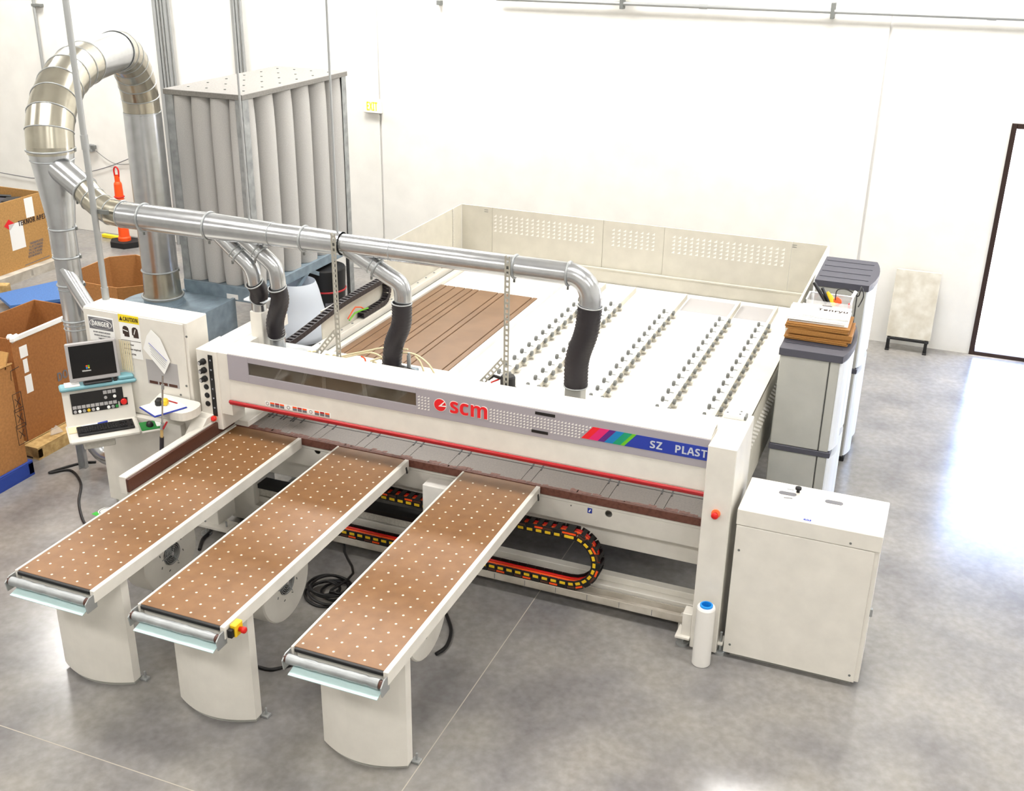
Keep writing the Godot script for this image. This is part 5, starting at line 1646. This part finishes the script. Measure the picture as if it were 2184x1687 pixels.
	for q in [[1782, 640, 0.02], [1785, 620, 0.03], [1800, 616, 0.0], [1815, 622, 0.0], [1830, 632, -0.0], [1835, 620, 0.0], [1838, 612, -0.05], [1842, 630, 0.0], [1836, 645, 0.0], [1830, 655, 0.02]]:
		cab.append(on_z(q[0], q[1], -2.05 + q[2]))
	single("charger_cable", MB.new().tube(smooth_path(cab, 6), 0.005, 6), M.black, "thin black charger cable looping over the bin edge", "cable")
	var ad := on_z(1822, 628, -2.05)
	single("charger_plug", MB.new().box(ad, Vector3(0.03, 0.06, 0.03), Basis(Vector3(0, 0, 1), -0.4), 0.005), M.plastic_white, "white charger plug hanging at the corner of the bin", "plug")
	# low trolley board against the wall
	var t := thing("board_stand", "stained white board on a low black foot frame against the back wall", "board", Vector3(3.13, 0, -7.0))
	var tilt := 0.10
	part("board", MB.new().box(Vector3(3.13, 0.60, -7.02), Vector3(0.53, 0.86, 0.05), Basis(Vector3.RIGHT, -0.12), 0.004), M.board_white, t)
	part("foot_frame", MB.new().span(Vector3(2.89, 0.14, -6.96), Vector3(3.38, 0.17, -6.93), 0.003), M.black, t)
	for x in [2.90, 3.35]:
		part("foot", MB.new().span(Vector3(x - 0.02, 0, -7.02), Vector3(x + 0.02, 0.16, -6.99), 0.003).span(Vector3(x - 0.02, 0, -6.94), Vector3(x + 0.02, 0.16, -6.91), 0.003).span(Vector3(x - 0.025, 0, -7.02), Vector3(x + 0.025, 0.02, -6.90), 0.003), M.black, t)

# ------------------------------------------------------------------ cartons and pallets
func open_box(called: String, label: String, lo: Vector3, hi: Vector3, m: Material, group := "") -> Node3D:
	var t := thing(called, label, "box", Vector3((lo.x + hi.x) * 0.5, lo.y, (lo.z + hi.z) * 0.5), group)
	var th := 0.012
	part("wall", MB.new().span(Vector3(lo.x, lo.y, lo.z), Vector3(lo.x + th, hi.y, hi.z), 0.002), m, t)
	part("wall", MB.new().span(Vector3(hi.x - th, lo.y, lo.z), Vector3(hi.x, hi.y, hi.z), 0.002), m, t)
	part("wall", MB.new().span(Vector3(lo.x + th, lo.y, lo.z), Vector3(hi.x - th, hi.y, lo.z + th), 0.002), m, t)
	part("wall", MB.new().span(Vector3(lo.x + th, lo.y, hi.z - th), Vector3(hi.x - th, hi.y, hi.z), 0.002), m, t)
	part("bottom", MB.new().span(Vector3(lo.x + th, lo.y, lo.z + th), Vector3(hi.x - th, lo.y + th, hi.z - th)), m, t)
	return t

func pallet(label: String, lo: Vector3, hi: Vector3, m: Material) -> void:
	var t := thing("pallet", label, "pallet", Vector3((lo.x + hi.x) * 0.5, 0, (lo.z + hi.z) * 0.5), "pallets under the cardboard boxes")
	var n := 6
	var w := (hi.x - lo.x)
	for k in n:
		var x := lo.x + w * k / n
		part("deck_board", MB.new().span(Vector3(x, hi.y - 0.02, lo.z), Vector3(x + w / n - 0.02, hi.y, hi.z), 0.002), m, t)
	for k in 3:
		var z := lerpf(lo.z + 0.03, hi.z - 0.03, k / 2.0)
		part("stringer", MB.new().span(Vector3(lo.x, 0.02, z - 0.03), Vector3(hi.x - 0.02, hi.y - 0.02, z + 0.03), 0.002), m, t)
	for x in [lo.x, hi.x - 0.1]:
		part("stringer", MB.new().span(Vector3(x, 0.02, lo.z), Vector3(x + 0.08, hi.y - 0.02, hi.z), 0.002), m, t)
		part("bottom_board", MB.new().span(Vector3(x, 0, lo.z), Vector3(x + 0.08, 0.02, hi.z)), m, t)

func sticker(parent: Node3D, x: float, u0: float, v0: float, u1: float, v1: float, material: Material, deep := 0.002) -> MeshInstance3D:
	var a := on_x(u0, v0, x)
	var b := on_x(u1, v1, x)
	return part("label", MB.new().span(Vector3(x, minf(a.y, b.y), minf(a.z, b.z)), Vector3(x + deep, maxf(a.y, b.y), maxf(a.z, b.z))), material, parent)

func boxes() -> void:
	# printed box by the back wall
	var xf := -9.1
	var a = open_box("cardboard_box", "printed cardboard box full of black scrap by the back wall", Vector3(-10.25, 0.13, -5.36), Vector3(xf, 1.14, -4.25), M.cardboard_pale, "cardboard boxes")
	letters("lettering", "TEKNOR APEX", M.ink, a, on_x(69, 468, xf) + Vector3(0.004, 0, 0), Vector3(0, 0, -1), Vector3.UP, 0.56, 0.075)
	sticker(a, xf, 18, 480, 56, 526, M.paper)
	sticker(a, xf, 50, 424, 74, 460, M.paper)
	part("diamond", MB.new().prism([Vector2(-0.1, 0), Vector2(0, -0.08), Vector2(0.1, 0), Vector2(0, 0.08)], 0, 0.002, Transform3D(Basis(Vector3(0, 0, -1), Vector3.UP, Vector3.RIGHT), on_x(20, 480, xf))), M.logo_red, a)
	for k in 5:
		var p := on_x(78 - k * 0.8, 515 + k * 7, xf) + Vector3(0.003, 0, 0)
		letters("lettering", ["THERMOPLASTIC", "ELASTOMERS", "PVC COMPOUNDS", "SPECIALTY RESINS", "CUSTOM PRODUCTS"][k], M.ink_grey, a, p, Vector3(0, 0, -1), Vector3.UP, 0.27, 0.035, 0.001)
	part("printed_line", MB.new().beam(on_x(54, 566, xf), on_x(106, 545, xf), 0.004, 0.01), M.ink_grey, a)
	single("scrap_sheet", MB.new().box(Vector3(-9.65, 1.0, -4.8), Vector3(0.98, 0.03, 0.95), Basis(Vector3(0, 0, 1), 0.06)), M.lid_grey, "dark grey scrap sheet lying in the printed box by the wall", "scrap")
	var names := ["curved black offcut lying in the printed box", "jagged black offcut beside the curved one in the box", "small black offcut block in the box front"]
	for k in 3:
		var p: Vector3 = [Vector3(-9.55, 1.05, -4.9), Vector3(-9.35, 1.06, -5.0), Vector3(-9.32, 1.06, -4.72)][k]
		if k == 0:
			single("offcut", MB.new().tube([p + Vector3(0.0, 0, 0.2), p + Vector3(-0.12, 0.04, 0.1), p + Vector3(-0.1, 0.05, -0.1), p + Vector3(0.05, 0.02, -0.25)], 0.025, 6), M.black, names[k], "scrap")
		else:
			single("offcut", MB.new().box(p, Vector3(0.12 + 0.1 * (2 - k), 0.05, 0.12 + 0.15 * (2 - k)), Basis(Vector3.UP, 0.5 * k), 0.01), M.black, names[k], "scrap")
	pallet("weathered pallet under the printed box by the back wall", Vector3(-10.35, 0, -5.5), Vector3(-8.95, 0.13, -4.1), M.wood_white)
	single("timber_beam", MB.new().beam(Vector3(-9.3, 0.06, -3.9), Vector3(-8.75, 0.06, -4.12), 0.14, 0.12, 0.008), M.wood, "pale timber beam lying beside the weathered pallet", "timber")
	# blue deck on the floor
	var d := thing("lift_table", "low blue lift table deck on the floor among the boxes", "lift table", Vector3(-8.0, 0, -3.9))
	part("deck", MB.new().prism([Vector2(-8.52, -3.68), Vector2(-7.98, -3.38), Vector2(-7.2, -4.35), Vector2(-8.1, -4.75)], -0.14, -0.10, Transform3D(Basis(Vector3.RIGHT, Vector3(0, 0, 1), Vector3.DOWN), Vector3.ZERO)), M.deck_blue, d)
	part("base", MB.new().prism([Vector2(-8.40, -3.74), Vector2(-8.0, -3.52), Vector2(-7.35, -4.32), Vector2(-8.05, -4.6)], -0.10, 0.0, Transform3D(Basis(Vector3.RIGHT, Vector3(0, 0, 1), Vector3.DOWN), Vector3.ZERO)), M.pallet_blue, d)
	# octagonal open carton in the middle
	var p0 := on_y(178, 607, 0.62)
	var pts := []
	for q in [[160, 578], [232, 548], [290, 543], [330, 556], [320, 607], [250, 614], [170, 600]]:
		pts.append(on_y(q[0], q[1], 0.62))
	var c := thing("cardboard_box", "empty open cardboard bin beside the galvanized downpipe", "box", Vector3(pts[3].x - 0.4, 0, pts[3].z + 0.3), "cardboard boxes")
	for k in pts.size():
		var q0: Vector3 = pts[k]
		var q1: Vector3 = pts[(k + 1) % pts.size()]
		part("wall", MB.new().beam(Vector3(q0.x, 0.31, q0.z), Vector3(q1.x, 0.31, q1.z), 0.014, 0.62), M.cardboard, c)
	part("tag", MB.new().box(on_y(175, 612, 0.6), Vector3(0.03, 0.05, 0.03)), M.red_plastic, c)
	# tall carton beside the riser
	var xd := -4.75
	var t2 = open_box("cardboard_box", "tall orange-brown carton with white lining standing behind the console", Vector3(-5.42, 0.13, -1.32), Vector3(xd, 1.21, -0.30), M.cardboard_dark, "cardboard boxes")
	part("lining", MB.new().span(Vector3(xd - 0.016, 1.17, -1.3), Vector3(xd + 0.006, 1.222, -0.36), 0.006).box(Vector3(xd - 0.01, 1.20, -0.36), Vector3(0.05, 0.07, 0.13), Basis(Vector3.UP, 0.2), 0.02).box(Vector3(xd - 0.03, 1.22, -0.33), Vector3(0.06, 0.05, 0.06), Basis(Vector3(0.3, 1, 0.2).normalized(), 0.6), 0.015), M.paper, t2)
	for s in [[40, 741, 60, 758], [48, 768, 62, 792], [52, 803, 72, 833]]:
		sticker(t2, xd, s[0], s[1], s[2], s[3], M.paper)
	letters("lettering", "DO", M.ink_grey, t2, on_x(133, 800, xd) + Vector3(0.003, 0, 0), Vector3(0, 0, -1), Vector3.UP, 0.14, 0.09, 0.001)
	pallet("pale wooden pallet under the orange-brown carton", Vector3(-5.7, 0, -1.45), Vector3(-4.53, 0.13, -0.22), M.wood)
	var tb := on_y(120, 925, 0.135)
	single("plastic_scrap", MB.new().prism([Vector2(-0.06, 0), Vector2(0.07, 0), Vector2(0.05, 0.05), Vector2(0.02, 0.085), Vector2(-0.01, 0.06), Vector2(-0.03, 0.07)], -0.012, 0.012, Transform3D(Basis(Vector3.UP, 1.2) * Basis(Vector3.RIGHT, -0.4), tb)), M.clear_plastic, "crumpled plastic film scrap on the pale wooden pallet", "plastic scrap")
	# printed carton in front
	var xc := -4.40
	var t3 = open_box("cardboard_box", "tan carton printed with stacking symbols on a blue pallet", Vector3(-5.3, 0.15, 0.06), Vector3(xc, 1.14, 1.1), M.cardboard, "cardboard boxes")
	part("flap", MB.new().box(Vector3(-4.85, 1.19, 0.10), Vector3(0.9, 0.16, 0.012), Basis(Vector3.RIGHT, -0.45)), M.cardboard_pale, t3)
	part("flap", MB.new().box(Vector3(-4.47, 1.13, 0.5), Vector3(0.16, 0.012, 0.9), Basis(Vector3(0, 0, 1), 0.3)), M.cardboard_pale, t3)
	part("lining", MB.new().span(Vector3(-5.25, 1.05, 0.1), Vector3(-4.46, 1.08, 1.05)), M.paper, t3)
	for s in [[26, 843, 50, 872], [30, 876, 56, 906], [34, 910, 60, 940]]:
		var p1 := on_x(s[0], s[1], xc)
		var p2 := on_x(s[2], s[3], xc)
		var m := MB.new()
		for e in [[p1.y, p1.y], [p2.y, p2.y]]:
			m.beam(Vector3(xc, e[0], p1.z), Vector3(xc, e[1], p2.z), 0.004, 0.005)
		for zz in [p1.z, p2.z]:
			m.beam(Vector3(xc, p1.y, zz), Vector3(xc, p2.y, zz), 0.005, 0.004)
		var mid := (p1 + p2) * 0.5
		m.beam(mid + Vector3(0, -0.04, 0.03), mid + Vector3(0, 0.04, -0.03), 0.004, 0.006)
		m.beam(mid + Vector3(0, 0.04, 0.03), mid + Vector3(0, -0.04, -0.03), 0.004, 0.006)
		part("printed_symbol", m, M.ink, t3)
	for s in [[22, 792, 40, 782], [22, 792, 24, 812]]:
		part("printed_line", MB.new().beam(on_x(s[0], s[1], xc), on_x(s[2], s[3], xc), 0.004, 0.006), M.ink, t3)
	pallet("blue pallet under the tan printed carton", Vector3(-5.4, 0, 0.02), Vector3(-4.36, 0.15, 1.2), M.pallet_blue)

# ------------------------------------------------------------------ things on the floor
func floor_things() -> void:
	# traffic delineator
	var at := Vector3(-8.88, 0, -6.72)
	var t := thing("traffic_delineator", "orange traffic post with white band on a black rubber base", "traffic cone", at)
	var oct := []
	for k in 6:
		oct.append(Vector2(cos(TAU * k / 6.0) * 0.26, sin(TAU * k / 6.0) * 0.22))
	part("base", MB.new().prism(oct, 0, 0.09, Transform3D(Basis(Vector3.RIGHT, Vector3(0, 0, -1), Vector3.UP), at)), M.black_matte, t)
	part("foot", MB.new().lathe([Vector2(0.10, 0.09), Vector2(0.10, 0.14), Vector2(0.085, 0.16)], Transform3D(Basis(), at), 24), M.orange, t)
	part("post", MB.new().lathe([Vector2(0.085, 0.14), Vector2(0.062, 1.0), Vector2(0.055, 1.02), Vector2(0.04, 1.04), Vector2(0.04, 1.14)], Transform3D(Basis(), at), 24), M.orange, t)
	part("reflective_band", MB.new().lathe([Vector2(0.083, 0.62), Vector2(0.079, 0.76)], Transform3D(Basis(), at), 24), M.paper, t)
	part("collar", MB.new().ring(at + Vector3(0, 0.60, 0), Vector3.UP, 0.078, 0.012, 24, 6).ring(at + Vector3(0, 0.80, 0), Vector3.UP, 0.074, 0.010, 24, 6), M.red_plastic, t)
	var lp := []
	for k in 13:
		var a := PI * k / 12.0
		lp.append(at + Vector3(cos(a) * 0.045, 1.20 + sin(a) * 0.07, 0))
	lp.push_front(at + Vector3(0.04, 1.12, 0))
	lp.append(at + Vector3(-0.04, 1.12, 0))
	part("handle", MB.new().tube(lp, 0.013, 8), M.red_plastic, t)
	single("yellow_tool", MB.new().beam(Vector3(-9.55, 0.03, -6.98), Vector3(-9.1, 0.03, -6.95), 0.07, 0.06, 0.01), M.sign_yellow, "yellow tool lying on the floor behind the traffic post", "tool")
	# stretch film roll
	at = Vector3(2.21, 0, 0.40)
	t = thing("stretch_film_roll", "upright roll of clear stretch film with a bright blue core", "film roll", at)
	part("film", MB.new().lathe([Vector2(0, 0.0), Vector2(0.064, 0.0), Vector2(0.068, 0.006), Vector2(0.068, 0.478), Vector2(0.062, 0.49), Vector2(0.046, 0.492)], Transform3D(Basis(), at), 32), M.film, t)
	part("core", MB.new().lathe([Vector2(0.046, 0.48), Vector2(0.046, 0.505), Vector2(0.034, 0.507), Vector2(0.034, 0.40), Vector2(0.0, 0.40)], Transform3D(Basis(), at), 28), M.cyan, t)
	# coiled cable between two tables
	var cp := []
	var c := on_y(704, 1262, 0.02)
	for k in 110:
		var a := k * 0.36
		var r := 0.16 + 0.05 * sin(k * 0.21) - 0.0005 * k
		cp.append(Vector3(c.x + cos(a) * r * 1.1 + 0.05 * sin(k * 0.07), 0.014 + 0.012 * (k / 18) + 0.006 * sin(k * 1.1), c.z + sin(a) * r))
	var up := on_y(735, 1185, 0.02)
	cp.append(Vector3(c.x + 0.1, 0.10, c.z - 0.2))
	cp.append(Vector3(up.x, 0.06, up.z))
	cp.append(on_z(738, 1140, 0.02))
	single("coiled_cable", MB.new().tube(smooth_path(cp, 3), 0.011, 7), M.black, "coiled black power cable on the floor between two air tables", "cable")
	var cables := [
		["black cable running from the console stand along the floor", [[205, 985], [170, 988], [112, 1005], [110, 1008], [150, 1003], [172, 1030], [168, 1070], [175, 1105], [185, 1122]], 0.012],
		["black cable looping on the floor near the second table leg", [[550, 1422], [575, 1428], [600, 1424], [640, 1412]], 0.012],
		["black cable hanging behind the third table blower", [[952, 1310], [962, 1345], [952, 1378], [930, 1395]], 0.014],
		["black cable dropping from the first table blower", [[440, 1102], [450, 1130], [432, 1150], [425, 1172]], 0.014],
		["dark cable across the floor beneath the first air table", [[280, 1228], [300, 1212], [320, 1240], [330, 1265]], 0.010],
		["black cable running beneath the grey tray between tables", [[752, 1140], [780, 1155], [815, 1172], [850, 1180]], 0.010]]
	for q in cables:
		var pts := []
		for p in q[1]:
			pts.append(on_y(p[0], p[1], q[2]))
		single("floor_cable", MB.new().tube(smooth_path(pts, 6), q[2], 8), M.black, q[0], "cable", "black floor cables")
	# green tape mark and printed floor sticker
	var g := on_y(208, 1097, 0.001)
	single("green_tape", MB.new().box(Vector3(g.x, 0.001, g.z), Vector3(0.10, 0.002, 0.05), Basis(Vector3.UP, -0.2)), M.tape_green, "strip of bright green tape on the floor by the first table", "tape")
	var st := on_y(226, 1090, 0.001)
	var fs := MB.new()
	disc(fs, Vector3(st.x, 0.0, st.z), Vector3.UP, 0.07, 0.002, 24)
	var mark := single("floor_sticker", fs, M.paper, "round white printed sticker on the floor beside the green tape", "sticker")
	part("print", MB.new().ring(Vector3(st.x, 0.002, st.z), Vector3.UP, 0.055, 0.003, 24, 4), M.ink_grey, mark)
	single("duct_stand", MB.new().span(Vector3(-4.06, 0, -0.30), Vector3(-4.01, 0.40, -0.26), 0.003).span(Vector3(-4.06, 0, -0.30), Vector3(-4.055, 0.40, -0.22)), M.galv, "galvanized angle leg under the duct elbow behind the console", "stand")

# ------------------------------------------------------------------ things on the walls
func wall_things() -> void:
	var z := WZ + 0.09
	var t := thing("wall_conduit", "long horizontal steel conduit clipped along the top of the back wall", "conduit", Vector3(1.0, 4.0, z))
	part("pipe", MB.new().tube([Vector3(-2.6, 3.985, z), Vector3(9.9, 4.06, z)], 0.024, 12), M.zinc, t)
	for x in [-0.89, 1.70, 4.3]:
		part("strut_clamp", MB.new().span(Vector3(x - 0.022, 3.93, WZ), Vector3(x + 0.022, 4.11, z + 0.03), 0.003), M.wheel, t)
	for x in [0.15, 3.45]:
		part("coupling", MB.new().tube([Vector3(x - 0.05, 4.0 + 0.006 * x, z), Vector3(x + 0.05, 4.0 + 0.006 * x, z)], 0.03, 12), M.zinc, t)
	single("wall_bracket", MB.new().span(Vector3(-3.48, 3.87, WZ), Vector3(-3.42, 3.93, WZ + 0.08), 0.004), M.wheel, "small steel bracket high on the back wall", "bracket")
	# vertical conduits
	for g in [[-8.16, 5, "bundle of vertical grey conduits on the wall behind the arched duct"], [-6.76, 3, "bundle of vertical grey conduits on the wall behind the dust collector"]]:
		var b := thing("conduit_bundle", g[2], "conduit", Vector3(g[0], 0, WZ), "vertical conduits on the back wall")
		for k in g[1]:
			var r: float = [0.035, 0.02, 0.02, 0.03, 0.016][k]
			part("pipe", MB.new().tube([Vector3(g[0] + k * 0.065, 0.0, WZ + 0.05), Vector3(g[0] + k * 0.065, 8.0, WZ + 0.05)], r, 10), M.zinc, b)
	t = thing("wall_conduit", "thin vertical conduit with a clamp at the far left of the back wall", "conduit", Vector3(-10.47, 2.0, WZ))
	part("pipe", MB.new().tube([Vector3(-10.47, 2.6, WZ + 0.05), Vector3(-10.47, 8.0, WZ + 0.05)], 0.024, 10), M.zinc, t)
	part("strut_clamp", MB.new().span(Vector3(-10.50, 3.56, WZ), Vector3(-10.32, 3.60, WZ + 0.08), 0.003), M.wheel, t)
	# socket box with flex cables
	var p := on_z(190, 315, WZ + 0.05)
	t = thing("wall_socket", "small metal outlet box on the back wall above the traffic post", "outlet", p)
	part("box", MB.new().box(p, Vector3(0.17, 0.11, 0.08), Basis(), 0.006), M.galv_dull, t)
	part("cover", MB.new().box(p + Vector3(0.10, 0.02, 0.01), Vector3(0.08, 0.06, 0.06), Basis(), 0.006), M.wheel, t)
	var pts := []
	for q in [[205, 322], [228, 340], [250, 350], [286, 349]]:
		pts.append(on_z(q[0], q[1], WZ + 0.03))
	single("wall_cable", MB.new().tube(smooth_path(pts, 5), 0.005, 5), M.wheel, "thin grey cable running right from the outlet box", "cable")
	pts = []
	for q in [[0, 368], [40, 375], [75, 380], [130, 378], [175, 370], [230, 356], [286, 334]]:
		pts.append(on_z(q[0], q[1], WZ + 0.03))
	single("wall_cable", MB.new().tube(smooth_path(pts, 5), 0.007, 5), M.ink_grey, "dark sagging cable strung across the back wall", "cable")
	# exit sign
	p = Vector3(-4.52, 2.46, WZ + 0.03)
	t = thing("exit_sign", "small white exit sign with yellow letters on the back wall", "sign", p)
	part("sign_box", MB.new().box(p, Vector3(0.28, 0.19, 0.06), Basis(), 0.006), M.white, t)
	letters("lettering", "EXIT", M.exit_glow, t, p + Vector3(0, 0, 0.032), Vector3.RIGHT, Vector3.UP, 0.17, 0.12)
	part("feed_pipe", MB.new().tube([p + Vector3(0.04, 0.09, 0), p + Vector3(0.04, 5.5, 0)], 0.008, 6), M.white, t)
	# extinguisher sign and extinguisher behind the dust collector
	p = on_z(700, 340, WZ + 0.02)
	t = thing("extinguisher_sign", "narrow yellow sign on the back wall beside the filter bags", "sign", p)
	part("plate", MB.new().box(p, Vector3(0.10, 0.24, 0.01), Basis(), 0.002), M.sign_yellow, t)
	part("symbol", MB.new().box(p + Vector3(0, -0.04, 0.006), Vector3(0.03, 0.09, 0.003)), M.red_plastic, t)
	p = on_z(726, 478, WZ + 0.06)
	t = thing("switch_box", "grey electrical switch box low on the back wall", "switch box", p)
	part("box", MB.new().box(p, Vector3(0.10, 0.19, 0.09), Basis(), 0.006), M.galv_dull, t)
	part("lever", MB.new().box(p + Vector3(0.03, 0.02, 0.06), Vector3(0.015, 0.07, 0.03), Basis(), 0.003), M.black, t)
